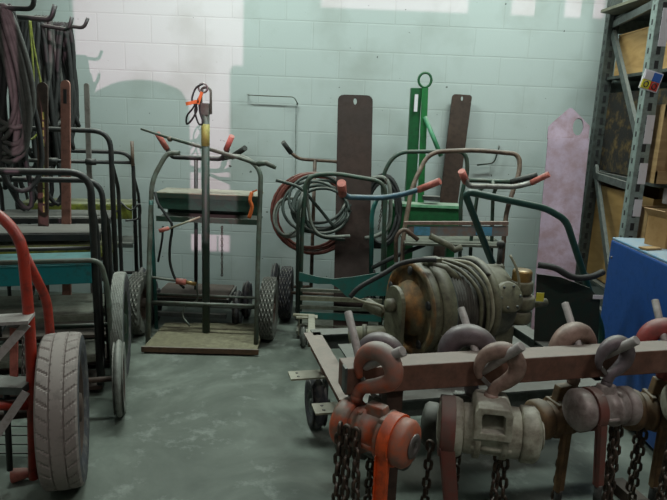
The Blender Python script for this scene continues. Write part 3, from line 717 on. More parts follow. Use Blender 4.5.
# hooks and wire on top of mast
mb = MB(); mb.tube(smooth([at(203, 84, 3.82), at(196, 88, 3.82), at(192, 100, 3.81), at(197, 108, 3.81), at(193, 118, 3.81), at(187, 124, 3.81), at(187, 116, 3.81), at(193, 108, 3.81), at(200, 96, 3.81)], 6), .006, 7)
mb.tube(smooth([at(203, 90, 3.80), at(197, 104, 3.80), at(195, 112, 3.8), at(199, 124, 3.8), at(203, 122, 3.8), at(200, 112, 3.8), at(199, 98, 3.8)], 6), .006, 7)
mb.build('wire_sling', M_cableb, label='twisted black wire sling hanging from the top of the mast', cat='sling')
mb = MB(); mb.bar(at(186, 104, 3.79), at(199, 101, 3.79), .02, .012, (0, 1, 0)); mb.bar(at(198, 104, 3.79), at(202, 92, 3.79), .018, .012, (0, 1, 0)); mb.build('orange_tag', M_orstrap, label='faded orange tag tied to the wire on the mast', cat='tag')

# ------------------------------------------------------------ T-handled cart behind it
t = thing('drum_cart', at(196, 300, 4.3), 'low dark cart with T handle and pink grips behind the centre cart', 'cart')
MB().rod(at(196, 160, 4.3), V((at(196, 300, 4.3).x, 4.3, .16)), .014).build('stem', M_black, t)
MB().tube(fillet([at(168, 150, 4.25), at(172, 157, 4.3), at(222, 159, 4.3), at(228, 149, 4.25)], .03), .017, 10).build('handlebar', M_black, t)
MB().rod(at(157, 133, 4.2), at(167, 149, 4.25), .02, 12).build('grip', M_grip, t)
MB().rod(at(232, 136, 4.2), at(226, 150, 4.25), .02, 12).build('grip', M_grip, t)
MB().rod(at(245, 148, 4.15), at(232, 157, 4.27), .02, 12).build('grip', M_gripb, t)
MB().rod(at(222, 159, 4.3), at(232, 157, 4.27), .014, 10).build('handle_arm', M_black, t)
xa_, xb_ = at(163, 300, 4.3).x, at(231, 300, 4.3).x
for yy in (4.12, 4.45): MB().bar((xa_, yy, .17), (xb_, yy, .17), .03, .05).build('deck_rail', M_black, t)
for xx in (xa_, xb_): MB().bar((xx, 4.10, .17), (xx, 4.47, .17), .03, .05).build('deck_rail', M_black, t)
MB().box(((xa_+xb_)/2, 4.28, .20), (xb_-xa_, .34, .012)).build('deck', M_rustp2, t)
MB().bar((xa_, 4.11, .07), (xb_, 4.11, .07), .03, .03).build('lower_rail', M_rackd, t)
for uu, yy, rr in ((238, 4.12, .13), (247, 4.3, .14), (154, 4.12, .13), (150, 4.3, .14)):
    xx = at(uu, 290, yy).x; tyre(t, (xx, yy, rr), (1, 0, 0), rr, .05, rr*.55, 'round', M_rubber, M_rackd, 48)
for yy in (4.12, 4.3): MB().rod((at(154, 290, yy).x-.02, yy, .135), (at(238, 290, yy).x+.07, yy, .135), .01).build('axle', M_rackd, t)
mb = MB(); mb.tube(smooth([at(158, 262, 4.2), at(162, 240, 4.2), at(163, 226, 4.2)], 6), .008, 8); mb.build('hose_stub', M_cableb, t)

# ------------------------------------------------------------ T-handle dolly by the wall (right of centre)
t = thing('wall_dolly', at(318, 300, 4.5), 'T-handled dolly with black grips behind the hose coil', 'cart')
mb = MB(); sx3 = at(315, 165, 4.5).x
MB().rod((sx3, 4.5, .2), at(315, 160, 4.5), .014).build('stem', M_brown, t)
MB().tube(fillet([at(290, 152, 4.45), at(299, 159, 4.5), at(343, 162, 4.5), at(350, 154, 4.45)], .04), .013, 10).build('handlebar', M_brown, t)
MB().rod(at(283, 142, 4.4), at(291, 153, 4.45), .018, 12).build('grip', M_gripb, t)
MB().rod(at(357, 144, 4.4), at(350, 155, 4.45), .018, 12).build('grip', M_gripb, t)
w3 = atz(285, 320); tyre(t, (w3.x, w3.y+.05, .2), (1, 0, 0), .2, .09, .11, 'knob', M_rubber, M_rustp2, 72)
w4 = w3 + V((.62, 0, 0)); tyre(t, (w4.x, w3.y+.05, .2), (1, 0, 0), .2, .09, .11, 'knob', M_rubber, M_rustp2, 72)
MB().rod((w3.x, w3.y+.05, .2), (w4.x, w3.y+.05, .2), .013).build('axle', M_brown, t)
xx = at(273, 290, 4.35).x; tyre(t, (xx, 4.5, .19), (1, 0, 0), .19, .05, .1, 'round', M_rubber, M_rustp2, 48)
MB().rod((xx, 4.5, .19), (sx3, 4.5, .205), .012).build('axle', M_brown, t)

# ------------------------------------------------------------ green coil cart (holds the tall brown plate)
t = thing('coil_cart', at(340, 300, 4.0), 'teal green cart with curved front panel and tall brown plate', 'cart')
yl = 4.0
xl_, xr_ = at(301, 280, yl).x, at(383, 280, yl).x
mb = MB(); mb.tube(fillet([(xl_-.0, yl, .05), at(302, 230, yl), at(306, 176, yl), at(333, 173, yl), at(386, 182, yl), at(384, 230, yl), (xr_, yl, .05)], .09, 8), .015, 10); mb.build('loop_frame', M_green, t)
mb = MB(); mb.tube(fillet([at(371, 275, 3.9), at(372, 212, 3.9), at(377, 199, 3.9)], .04), .015, 10); mb.build('handle_post', M_teal, t)
mb = MB(); mb.tube(fillet([at(297, 320, 3.95), at(298, 215, 3.97), at(303, 192, 4.0)], .04), .012, 10); mb.build('left_tube', M_dgreen, t)
MB().tube(fillet([at(342, 188, 3.5), at(345, 197, 3.55), at(382, 198, 3.62), at(405, 194, 3.6), at(420, 189, 3.56)], .05, 6), .017, 12).build('handlebar', M_bluegrey, t)
MB().tube([at(377, 199, 3.9), at(378, 198, 3.62)], .014, 10).build('handle_link', M_teal, t)
MB().rod(at(341.5, 183, 3.44), at(342.5, 194, 3.53), .026, 14).build('grip', M_grip, t)
MB().rod(at(418, 190, 3.57), at(440, 181, 3.5), .021, 14).build('grip', M_grip, t)
# curved panel
pts = [(299, 272), (318, 277), (334, 279), (352, 277), (372, 274), (392, 270), (410, 268), (405, 290), (385, 296), (368, 296), (358, 300), (347, 297), (338, 288), (331, 284), (318, 284), (299, 281)]
MB().prism([at(u, v, 3.78) for u, v in pts], (0, .008, 0)).build('curved_panel', M_teal, t)
for v_, h_, m in ((289, .02, M_shelfd), (297, .03, M_cream), (306, .025, M_shelfd), (314, .05, M_teal), (325, .03, M_shelfd)):
    a = at(303, v_, yl); MB().bar((xl_, yl-.02, a.z), (xr_, yl-.02, a.z), .02, h_).build('cross_slat', m, t)
MB().box(((xl_+xr_)/2, yl+.06, .05), (xr_-xl_+.04, .34, .02)).build('base_plate', M_shelfd, t)
def hose_ring(name, label, c, rad, n, r, mat, tilt, seed, sq=1.0, jit=.02):
    rnd = random.Random(seed); c = V(c); path = []
    for i in range(n):
        ra = rad*(1-.14*rnd.random()); cc = c+V((rnd.uniform(-jit, jit), rnd.uniform(-jit, jit)*.8, rnd.uniform(-jit, jit)))
        for k in range(30):
            a = 2*PI*k/30; path.append(cc+V((ra*math.cos(a), math.sin(a)*tilt*.1+.004*i, ra*sq*math.sin(a))))
    return MB().tube(path, r, 7).build(name, mat, label=label, cat='hose')
hose_ring('hose_coil', 'round coil of red rubber hose hanging behind the coil cart', at(313, 213, 4.33), .29, 9, .011, M_hose_r, .4, 1)
hose_ring('hose_coil', 'loops of dark green hose over the left post of the coil cart', at(318, 205, 4.14), .21, 7, .011, M_hose_g, .8, 2, .8, .04)
hose_ring('hose_coil', 'small grey hose loop at the left of the red coil', at(290, 218, 4.2), .105, 3, .010, M_hose_c, .5, 3, 1.3, .02)
MB().tube(smooth([at(276, 180, 4.05), at(300, 188, 4.05), at(316, 205, 4.05), at(335, 228, 4.06)], 6), .011, 8).tube(smooth([at(310, 175, 4.06), at(305, 215, 4.06), at(318, 235, 4.06), at(345, 240, 4.07)], 6), .011, 8).build('hose_length', M_hose_g, label='dark hose lengths crossing diagonally in front of the red coil', cat='hose')
MB().tube(smooth([at(306, 190, 4.03), at(312, 225, 4.03), at(325, 236, 4.03), at(350, 236, 4.05)], 6), .011, 8).build('hose_length', M_hose_c, label='pale green hose bending round the left post of the coil cart', cat='hose')
hose_ring('hose_coil', 'narrow bundle of black hose hanging right of the tall brown plate', at(381, 212, 4.22), .13, 8, .012, M_cableb, .5, 6, 1.9, .025)
MB().tube(smooth([at(372, 178, 4.1), at(384, 178, 4.08), at(390, 190, 4.06), at(389, 225, 4.06), at(376, 236, 4.06), at(365, 238, 4.08)], 6), .014, 8).build('hose_length', M_hose_c, label='pale thick hose curving around the black hose bundle', cat='hose')
MB().chain([at(397, 178, 4.02)-V((.07, 0, 0)), at(378, 232, 4.02)], .024, .016, .003).build('hanging_chain', M_chain, label='chain draped over the hoses right of the brown plate', cat='chain')

# ------------------------------------------------------------ bright green column stand
t = thing('lifting_column', at(418, 300, 4.45), 'bright green steel lifting column with ring top and brace', 'stand')
cx = at(417, 90, 4.45)
xc_ = at(414, 200, 4.45).x
topz = at(416, 88, 4.45).z
mb = MB(); mb.bar((xc_-.02, 4.45, .05), (at(416, 88, 4.45).x, 4.45, topz), .075, .07, (0, 1, 0)); mb.build('column', M_bright, t, bevel=.004)
ta = at(425, 82, 4.40)
mb = MB(); mb.bar((xc_+.055, 4.41, .6), at(425, 88, 4.41), .045, .02, (0, 1, 0)); mb.build('flat_strip', paint('green2', '1d6b35', '1b4a2b', .3, .45), t)
rc = at(425, 80, 4.41)
MB().tube([rc+V((.045*math.cos(k*PI/10), 0, .05*math.sin(k*PI/10))) for k in range(20)], .009, 8, True).build('ring', M_bright, t)
MB().rod(at(425, 117, 4.4), at(441, 156, 4.3), .016, 12).build('brace', paint('green3', '3f7f5b', '2f6b48', .3, .5), t)
MB().box(at(416, 103, 4.40), (.024, .003, .12)).build('label', M_label, t)
z0 = at(420, 207, 4.3).z
MB().box((at(425, 207, 4.3).x, 4.36, z0-.09), (.50, .14, .18)).build('base_box', M_bright, t, bevel=.006)
MB().box((at(425, 207, 4.3).x, 4.36, z0+.01), (.52, .16, .02)).build('base_lid', paint('green4', '6aa37c', '4a7a5a', .35, .6, dust=.6), t)
for s in (-.22, .22): MB().bar((at(425, 207, 4.3).x+s, 4.38, .02), (at(425, 207, 4.3).x+s, 4.38, z0-.18), .06, .06, (0, 1, 0)).build('leg', M_bright, t)
MB().box(at(431, 198, 4.34), (.12, .07, .03)).build('rubber_pad', M_gripb, t)

# ------------------------------------------------------------ brown loop cart with patched shelf
t = thing('loop_cart', at(455, 300, 3.9), 'cart with brown looped frame and blue-patched shelf behind the winch', 'cart')
mb = MB(); mb.tube(fillet([V((at(402, 300, 3.65).x, 3.65, .06)), at(403, 238, 3.75), at(412, 186, 3.82), at(429, 152, 3.9), at(475, 150, 3.9), at(519, 154, 3.9), at(520, 170, 3.88), at(506, 212, 3.8), V((at(500, 300, 3.7).x, 3.7, .06))], .09, 8), .015, 10); mb.build('front_loop', M_brown, t)
mb = MB(); mb.tube(fillet([V((at(383, 260, 4.1).x+.05, 4.1, .06)), at(384, 215, 4.1), at(382, 175, 4.1), at(396, 152, 4.1), at(466, 151, 4.1), at(468, 172, 4.1), at(461, 195, 4.1), V((at(461, 300, 4.1).x, 4.1, .06))], .09, 8), .014, 10); mb.build('rear_loop', M_green, t)
mb = MB(); mb.tube(fillet([V((at(471, 300, 3.8).x, 3.8, .08)), at(471, 240, 3.8), at(478, 190, 3.8), at(495, 182, 3.8)], .04), .012, 8).tube(fillet([V((at(493, 300, 3.8).x, 3.8, .08)), at(493, 195, 3.8), at(498, 184, 3.8)], .04), .012, 8); mb.build('inner_posts', M_green, t)
a, b = at(404, 223, 3.70), at(508, 223, 3.70)
MB().bar(a, b, .03, .02).build('shelf_rim', M_hookp, t)
a, b = at(408, 231, 3.71), at(508, 231, 3.71)
MB().bar(a, b, .012, .062).build('shelf_front', M_mixed, t)
for u_ in (422, 484): MB().box(at(u_, 231, 3.70), (.10, .004, .055)).build('blue_patch', paint('sky_patch', '68b0d4', '5c8f9a', .3, .6), t)
a, b = at(405, 243, 3.66), at(505, 246, 3.66)
MB().prism([a, b, b+V((0, .3, 0)), a+V((0, .3, 0))], (0, 0, -.015)).build('lower_shelf', M_shelfd, t)
MB().tube(fillet([at(396, 262, 3.6), at(396, 236, 3.6), at(404, 228, 3.6), at(418, 240, 3.6)], .04), .013, 8).build('side_tube', M_brown, t)
MB().bar((at(402, 300, 3.65).x, 3.65, .07), (at(500, 300, 3.7).x, 3.7, .07), .05, .03).build('base_rail', M_green, t)
MB().bar((at(402, 300, 3.65).x, 3.66, .07), (at(383, 260, 4.1).x+.05, 4.1, .07), .04, .03).build('base_rail', M_green, t)
MB().bar((at(500, 300, 3.7).x, 3.7, .07), (at(461, 300, 4.1).x, 4.1, .07), .04, .03).build('base_rail', M_green, t)
MB().tube([at(430, 236, 3.6), at(450, 246, 3.6), at(455, 250, 3.58), at(462, 247, 3.58)], .02, 8).build('clamp', M_olive, label='olive clamp lying on the lower shelf of the loop cart', cat='clamp')
MB().tube([at(372, 268, 3.72), at(400, 254, 3.74), at(425, 245, 3.74)], [.014, .016, .012], 8).build('black_strap', M_cableb, label='black rubber strap running down from the loop cart shelf', cat='strap')
# twin handle bars on the loop cart
MB().tube(fillet([at(465, 178, 3.55), at(468, 186, 3.57), at(515, 187, 3.60), at(535, 182, 3.60)], .04), .016, 10).build('front_handle', M_grey, t)
MB().rod(at(461.5, 171, 3.53), at(466, 182, 3.57), .022, 12).build('grip', M_grip, t)
MB().rod(at(531, 183, 3.6), at(549, 174, 3.55), .018, 12).build('grip', M_grip, t)
MB().tube(fillet([at(466, 180, 3.75), at(490, 181, 3.78), at(512, 182, 3.78)], .04), .014, 10).build('rear_handle', M_green, t)
MB().tube([at(510, 182, 3.78), at(522, 179, 3.76), at(537, 175, 3.72)], [.015, .02, .018], 12).build('grip', M_gripb, t)
MB().rod(at(493, 187, 3.59), at(493, 181, 3.78), .012).build('handle_link', M_green, t)

# ------------------------------------------------------------ winch cart
t = thing('winch_cart', (.7, 2.8, 0), 'low brown steel frame cart with green tubular handle under the winch', 'cart')
ZC2 = .42
A = atz(312, 333, ZC2); B = atz(350, 400, ZC2); dl = (A-B); dl.z = 0; dn = dl.normalized(); rt_ = V((dn.y, -dn.x, 0))
C_ = B + rt_*1.15; D_ = A + rt_*1.15
for p, q, nm in ((A, B, 'side_rail'), (B, C_, 'end_rail'), (A, D_, 'end_rail'), (D_, C_, 'side_rail')):
    mb = MB(); mb.bar(p, q, .085, .008); mb.bar(p-V((0, 0, .045)), q-V((0, 0, .045)), .008, .09); mb.build(nm, M_rust if p is A and nm == 'side_rail' else M_rackd, t)
MB().box((A+B+C_+D_)/4-V((0, 0, .012)), (.95, .45, .01), Matrix.Rotation(math.atan2(rt_.y, rt_.x), 3, 'Z')).build('deck', M_rackd, t)
for k, (u_, v_) in enumerate(((306, 375), (332, 408))):
    p = atz(u_, v_, .30); q = MB(frame(p, math.atan2(rt_.y, rt_.x))); q.box((.02, 0, 0), (.20, .09, .008)); pl = q.build('side_plate', M_cream, t)
    for z in (-.02, .02): MB(frame(p, math.atan2(rt_.y, rt_.x))).lathe([(0, .0005), (0, .007), (.001, .007), (.0012, .0005)], (-.04, z, .0045), (0, 0, 1), 10).build('bolt_hole', M_ink, pl)
    MB().bar(p+rt_*.08, p+rt_*.08+V((0, 0, .1)), .05, .01, (rt_.x, rt_.y, 0)).build('bracket', M_hookp, t)
wc = atz(315, 426); ax_ = rt_
wlist = [V((wc.x, wc.y, .13)), V((wc.x, wc.y, .13))+rt_*1.05, V((wc.x, wc.y, .13))+dn*.55, V((wc.x, wc.y, .13))+dn*.55+rt_*1.05]
for p in wlist:
    if p is wlist[2]: continue
    tyre(t, p, rt_, .13, .07, .06, 'round', M_rubber, M_rackd, 48); MB().bar(p+rt_*.05, p+V((0, 0, .2))+rt_*.05, .04, .012, (rt_.x, rt_.y, 0)).build('wheel_bracket', M_rackd, t)
    MB().rod(p-rt_*.03, p+rt_*.07, .01).build('axle', M_rackd, t)
# caster at the back left
cw = atz(303, 346); cwp = V((cw.x, cw.y, .075))
tyre(t, cwp, (1, .15, 0), .075, .04, .03, 'round', M_rubber_g, M_rackd, 40, name='caster_wheel')
mb = MB(); mb.bar(cwp+V((.03, 0, 0)), cwp+V((.03, 0, .13)), .03, .006, (1, 0, 0)).bar(cwp+V((-.03, 0, 0)), cwp+V((-.03, 0, .13)), .03, .006, (1, 0, 0)).box(cwp+V((.02, 0, .13)), (.14, .06, .012)); mb.rod(cwp+V((-.07, 0, .14)), cwp+V((.07, 0, .14)), .012); mb.build('caster_fork', M_cream, t)
MB().bar(cwp+V((.05, 0, .135)), A-V((0, 0, .06)), .04, .03).build('caster_arm', M_cream, t)
MB().bar(atz(306, 333, .28), atz(420, 333, .28), .05, .03).build('rear_rail', M_cream, t)
# big green handle loop
mb = MB(); mb.tube(fillet([at(497, 275, 2.95), at(464, 191, 2.80), at(545, 208, 2.92), at(566, 220, 2.97), at(602, 330, 3.05), V((at(604, 335, 3.05).x, 3.05, .3))], .05, 8), .017, 12); mb.build('handle_loop', paint('bottle_green', '163c34', '2b4a40', .35, .4), t)
MB().tube([V((at(604, 335, 3.05).x, 3.05, .31)), D_-V((0, 0, .03))], .015, 10).build('handle_foot', M_dgreen, t)
MB().tube([at(497, 275, 2.95), V((at(497, 275, 2.95).x+.02, 3.0, ZC2-.02))], .016, 10).build('handle_foot', M_dgreen, t)
pp = [(537, 274), (560, 277), (590, 288), (600, 300), (598, 345), (534, 345)]
MB().prism([at(u, v, 2.9) for u, v in pp], (0, .008, 0)).build('green_panel', M_dgreen, t)
MB().box(at(598, 297, 2.885), (.05, .004, .02)).build('white_tag', M_label, t)
MB().tube(smooth([at(538, 265, 2.86), at(555, 268, 2.84), at(572, 277, 2.84), at(590, 277, 2.86), at(603, 272, 2.9)], 6), .016, 8).build('black_strap', M_cableb, label='black strap looped over the green panel below the pink plate', cat='strap')

# winch
fc = at(408, 308, 2.50)
axw = V((math.cos(R(24)), math.sin(R(24)), 0)); up = V((0, 0, 1))
t = thing('air_winch', fc+axw*.25-V((0, 0, .27)), 'large olive rope winch with rusty orange flange on the cart', 'winch')
FR = .205
def L_(prof, name, mat, par=t, n=48, o=fc, a=axw, fn=None): return MB().lathe(prof, o, a, n, fn=fn).build(name, mat, par)
L_([(-.045, .0005), (-.045, .055), (-.02, .065), (-.012, FR*.55), (.012, FR*.6), (.012, FR*.86), (0, FR*.88), (0, FR*.97), (.006, FR), (.012, FR), (.012, FR*.8), (.012, .0005)], 'flange', M_flange)
L_([(.012, FR*.99), (.016, FR), (.045, FR), (.05, FR*.9)], 'flange_rim', M_olive)
# cast arm over left flange
mb = MB(Matrix.Translation(fc) @ axw.to_track_quat('Z', 'Y').to_matrix().to_4x4())
hb = MB(); side = V((-axw.y, axw.x, 0))
pts = []
for k in range(13): a_ = PI*k/12; pts.append(fc - axw*.055 + side*(-.0+.075*math.cos(a_)) + up*(.03+.075*math.sin(a_)))
hb.prism([fc-axw*.055-side*.075-up*.24, fc-axw*.055+side*.075-up*.24] + pts, -axw*.02); hb.build('bearing_arm', M_olive, t, bevel=.004)
MB().lathe([(0, .0005), (0, .03), (.03, .03), (.034, .0005)], fc-axw*.075+up*.02, -axw, 20).build('bearing_cap', M_olive, t)
for k in range(5):
    a_ = R(20+k*70); p = fc + (side*math.cos(a_)+up*math.sin(a_))*FR*.82
    MB().lathe([(0, .0005), (-.002, .02), (-.004, .02), (-.004, .0005)], p, axw, 14).build('lightening_hole', M_ink, t)
# brake band
L_([(.05, FR*.96), (.05, FR*1.04), (.11, FR*1.04), (.11, FR*.96)], 'brake_band', M_olive)
L_([(.04, FR*.9), (.04, FR*.97), (.125, FR*.97), (.125, FR*.8)], 'brake_drum', M_rackd)
for a_ in (R(100), R(200), R(-20)):
    p = fc+axw*.08+(side*math.cos(a_)+up*math.sin(a_))*FR*1.07
    MB().box(p, (.07, .05, .03), Matrix.Rotation(R(24), 3, 'Z')).build('band_clamp', M_olive, t, bevel=.004)
p = fc + axw*.10 + up*(FR*1.02)
MB().tube([p-axw*.06-side*.03, p+axw*.02-side*.08-up*.02, p+axw*.08-side*.10-up*.07], [.016, .02, .018], 12).build('tension_rod', M_olive, t)
MB().tube([fc+axw*.09-side*FR*1.05-up*.02, fc+axw*.09-side*FR*1.08-up*.09, fc+axw*.07-side*FR*1.0-up*.17], [.012, .022, .012], 10).build('adjuster', M_olive, t)
# rope drum: wraps as ridged surface
prof = [(.125, FR*.80)]; x = .125
while x < .30: prof += [(x, FR*.86), (x+.0065, FR*.93), (x+.013, FR*.86)]; x += .013
prof += [(x, FR*.8)]
L_(prof, 'rope_wraps', M_rope, n=48)
L_([(.31, .05), (.31, FR*.97), (.32, FR*1.02), (.34, FR*1.02), (.35, FR*.92), (.35, .05)], 'flange', M_olive)
L_([(.35, FR*.85), (.46, FR*.80), (.48, FR*.6), (.50, FR*.55), (.50, .0005)], 'motor_housing', M_olive)
cc = fc+axw*.405-side*FR*.78+up*.06; nn = (side*-1+up*.45).normalized()
MB().lathe([(-.04, .07), (.012, .07), (.018, .062), (.018, .0005)], cc, nn, 28).build('inspection_cover', M_olive, t)
for k in range(6): a_ = k*PI/3; x_, y_, _ = basis(nn); MB().lathe([(0, .006), (.005, .006), (.005, .0005)], cc+nn*.018+(x_*math.cos(a_)+y_*math.sin(a_))*.052, nn, 8).build('bolt', M_rackd, t)
vv = fc+axw*.56-side*.06
for k, (dz, rr, m) in enumerate(((.12, .045, M_brass), (.07, .055, M_olive), (0, .07, M_olive), (-.07, .06, M_olive))):
    MB().lathe([(-.03, .0005), (-.03, rr*.9), (-.02, rr), (.02, rr), (.03, rr*.9), (.03, .0005)], vv+up*dz, up, 20).build('valve_block', m, t)
MB().tube([fc+axw*.48, vv], .05, 16).build('valve_pipe', M_olive, t)
MB().rod(vv+axw*.05+up*-.02, vv+axw*.16+up*-.02, .02).build('outlet_pipe', M_olive, t)
MB().box(at(540, 297, 2.66), (.035, .004, .04)).build('yellow_tag', M_tagy, t)
l0 = fc+axw*.47+up*.15
MB().rod(l0, l0+up*.10, .012).build('control_lever', M_black, t); MB().ball(l0+up*.11, .02).build('lever_knob', M_gripb, t); MB().lathe([(0, .03), (.05, .028), (.06, .015), (.06, .0005)], l0-up*.04, up, 16).build('lever_base', M_olive, t)
mb = MB(); mb.box(fc+axw*.03-up*.235, (.12, .34, .03), Matrix.Rotation(R(24), 3, 'Z')).box(fc+axw*.42-up*.235, (.20, .34, .03), Matrix.Rotation(R(24), 3, 'Z')); mb.box(fc+axw*.46-up*.17, (.10, .2, .13), Matrix.Rotation(R(24), 3, 'Z')); mb.build('mounting_foot', M_olive, t)
MB().bar(fc-axw*.07-up*.24, V((fc.x, fc.y, ZC2)), .25, .03).build('mounting_block', M_olive, t)
# rope lengths over drum
def WS(h, th, k=1.0): a_ = R(th); return fc+axw*h+(-side*math.cos(a_)+up*math.sin(a_))*FR*k
for k, (m, vals) in enumerate(((M_olive, [(.14, 100), (.18, 84), (.235, 62), (.268, 30), (.275, -10), (.27, -40)]), (M_cream, [(.05, 112), (.12, 96), (.21, 84), (.27, 70), (.292, 40), (.295, 0), (.29, -35)]), (M_olive, [(.13, 90), (.19, 60), (.235, 25), (.25, -25)]), (M_rope, [(.10, 120), (.16, 104), (.2, 92), (.26, 88), (.30, 76), (.315, 50)]))):
    MB().tube(smooth([WS(h, th, 1.0) for h, th in vals], 6), .009, 8).build('rope_end', m, t)
MB().tube(smooth([at(510, 255, 2.62), at(517, 270, 2.6), at(519, 290, 2.6), at(512, 305, 2.6), at(508, 325, 2.6)], 6), .006, 8).build('air_tube', M_cream, t)
MB().tube(smooth([at(350, 297, 2.36), at(360, 287, 2.37), at(385, 273, 2.40), at(400, 264, 2.42), at(420, 260, 2.43), at(436, 260, 2.44)], 7), .011, 8).build('air_hose', M_cableb, label='dark air hose arching over the winch flange', cat='hose')
MB().tube(smooth([at(353, 298, 2.40), at(364, 302, 2.42), at(380, 306, 2.45), at(384, 312, 2.47)], 6), .006, 8).build('air_hose', M_cream, label='thin pale tube curving left of winch flange', cat='hose')
# gear fittings left of flange
t = thing('drive_fitting', at(368, 330, 2.6), 'dusty cast pipe fitting on cart frame left of the winch', 'fitting')
MB().tube(smooth([at(366, 303, 2.62), at(374, 308, 2.6), at(384, 312, 2.58)], 4), .028, 14).build('elbow', M_olive, t)
MB().lathe([(0, .0005), (0, .06), (.05, .06), (.06, .04), (.1, .035), (.1, .0005)], V((at(372, 330, 2.6).x, 2.6, ZC2+.0)), up, 20).build('body', M_rackd, t)
MB().rod(at(350, 335, 2.58), at(392, 333, 2.54), .038, 16).build('pipe', M_cream, t)
MB().lathe([(0, .0005), (0, .05), (.02, .05), (.02, .0005)], at(362, 335, 2.57), (1, 0, 0), 18).build('coupling', M_olive, t)

# ------------------------------------------------------------ beam stand and hoists
ZB = .80
BL = atz(346, 369, ZB); BR = atz(667, 350, ZB); bd = (BR-BL).normalized(); bk = V((-bd.y, bd.x, 0))
BR2 = BL + bd*1.5
t = thing('hoist_stand', (BL+BR2)/2-V((0, 0, ZB)), 'rusty square steel beam stand in the right foreground carrying chain hoists', 'stand')
BH, BD = .082, .085
mb = MB(); mb.bar(BL+bk*BD/2-V((0, 0, BH/2)), BR2+bk*BD/2-V((0, 0, BH/2)), BD, BH); mb.build('beam', M_rust, t, bevel=.004)
MB().bar(BL-bd*.004+bk*(-.004)-V((0, 0, -.01)), BL-bd*.004+bk*(-.004)-V((0, 0, BH*.8)), .03, .008, (bd.x, bd.y, 0)).build('end_plate', M_ink if False else M_rackd, t)
for s in (.16, 1.32):
    p = BL+bd*s+bk*BD/2
    MB().bar(p-V((0, 0, BH)), V((p.x, p.y, .05)), .05, .05, (bd.x, bd.y, 0)).build('post', M_rustp2, t)
    MB().bar(V((p.x, p.y, .025))-bk*.35, V((p.x, p.y, .025))+bk*.35, .06, .05).build('foot', M_rustp2, t)
MB().bar(BL+bd*.16+bk*BD/2-V((0, 0, .62)), BL+bd*1.32+bk*BD/2-V((0, 0, .62)), .04, .04).build('lower_rail', M_rustp2, t)
NP = [((365, 366), (403, 351)), ((482, 371), (522, 346)), ((601, 357), (637, 340)), ((700, 350), (735, 335))]
FP = [((360, 352), (348, 312)), ((477, 340), (461, 308)), ((581, 330), (565, 303)), ((668, 322), (655, 300))]
near = []; far = []
for (a, b) in NP:
    # base on the front face of the beam, tip rising towards the viewer and right
    ray_a = ray(*a); k_ = (BL-V((0, 0, CAM_H))).dot(bk)/ray_a.dot(bk); p = V((0, 0, CAM_H))+ray_a*k_
    q = at(b[0], b[1], p.y-.085); MB().rod(p, q, .0145, 16).build('peg', M_ball, t, bevel=.002); near.append((p, q))
for (a, b) in FP:
    ray_a = ray(*a); k_ = (BL+bk*BD-V((0, 0, CAM_H))).dot(bk)/ray_a.dot(bk); p = V((0, 0, CAM_H))+ray_a*k_
    p.z = min(p.z, ZB-.01)
    q = at(b[0], b[1], p.y+.10); MB().rod(p-bk*.0, q, .0125, 16).build('peg', M_ball, t, bevel=.002); far.append((p, q))

def hook_mesh(M, s=1.0, r=.017, flip=1, lean=0):
    """hook in local xz plane, centre of the bowl at origin"""
    P = [(-.046, -.036), (-.052, -.012), (-.044, .018), (-.022, .040), (.006, .047), (.032, .036), (.047, .010), (.042, -.018), (.022, -.040), (-.002, -.058), (-.012, -.082)]
    rr = [.006, .010, .014, .018, .020, .020, .019, .018, .016, .013, .013]
    P = P[:-3] + [(P[-3][0]-lean*.35, P[-3][1]), (P[-2][0]-lean*.8, P[-2][1]), (P[-1][0]-lean, P[-1][1])]
    pts = smooth([V((x*flip*s, 0, z*s)) for x, z in P], 5); n = len(pts)
    rs = [rr[min(len(rr)-1, int(i*(len(rr)-1)/(n-1)))]*(1-(i*(len(rr)-1)/(n-1)) % 1) + rr[min(len(rr)-1, int(i*(len(rr)-1)/(n-1))+1)]*((i*(len(rr)-1)/(n-1)) % 1) for i in range(n)]
    return MB(M).tube(pts, [x*s*1.22 for x in rs], 14)

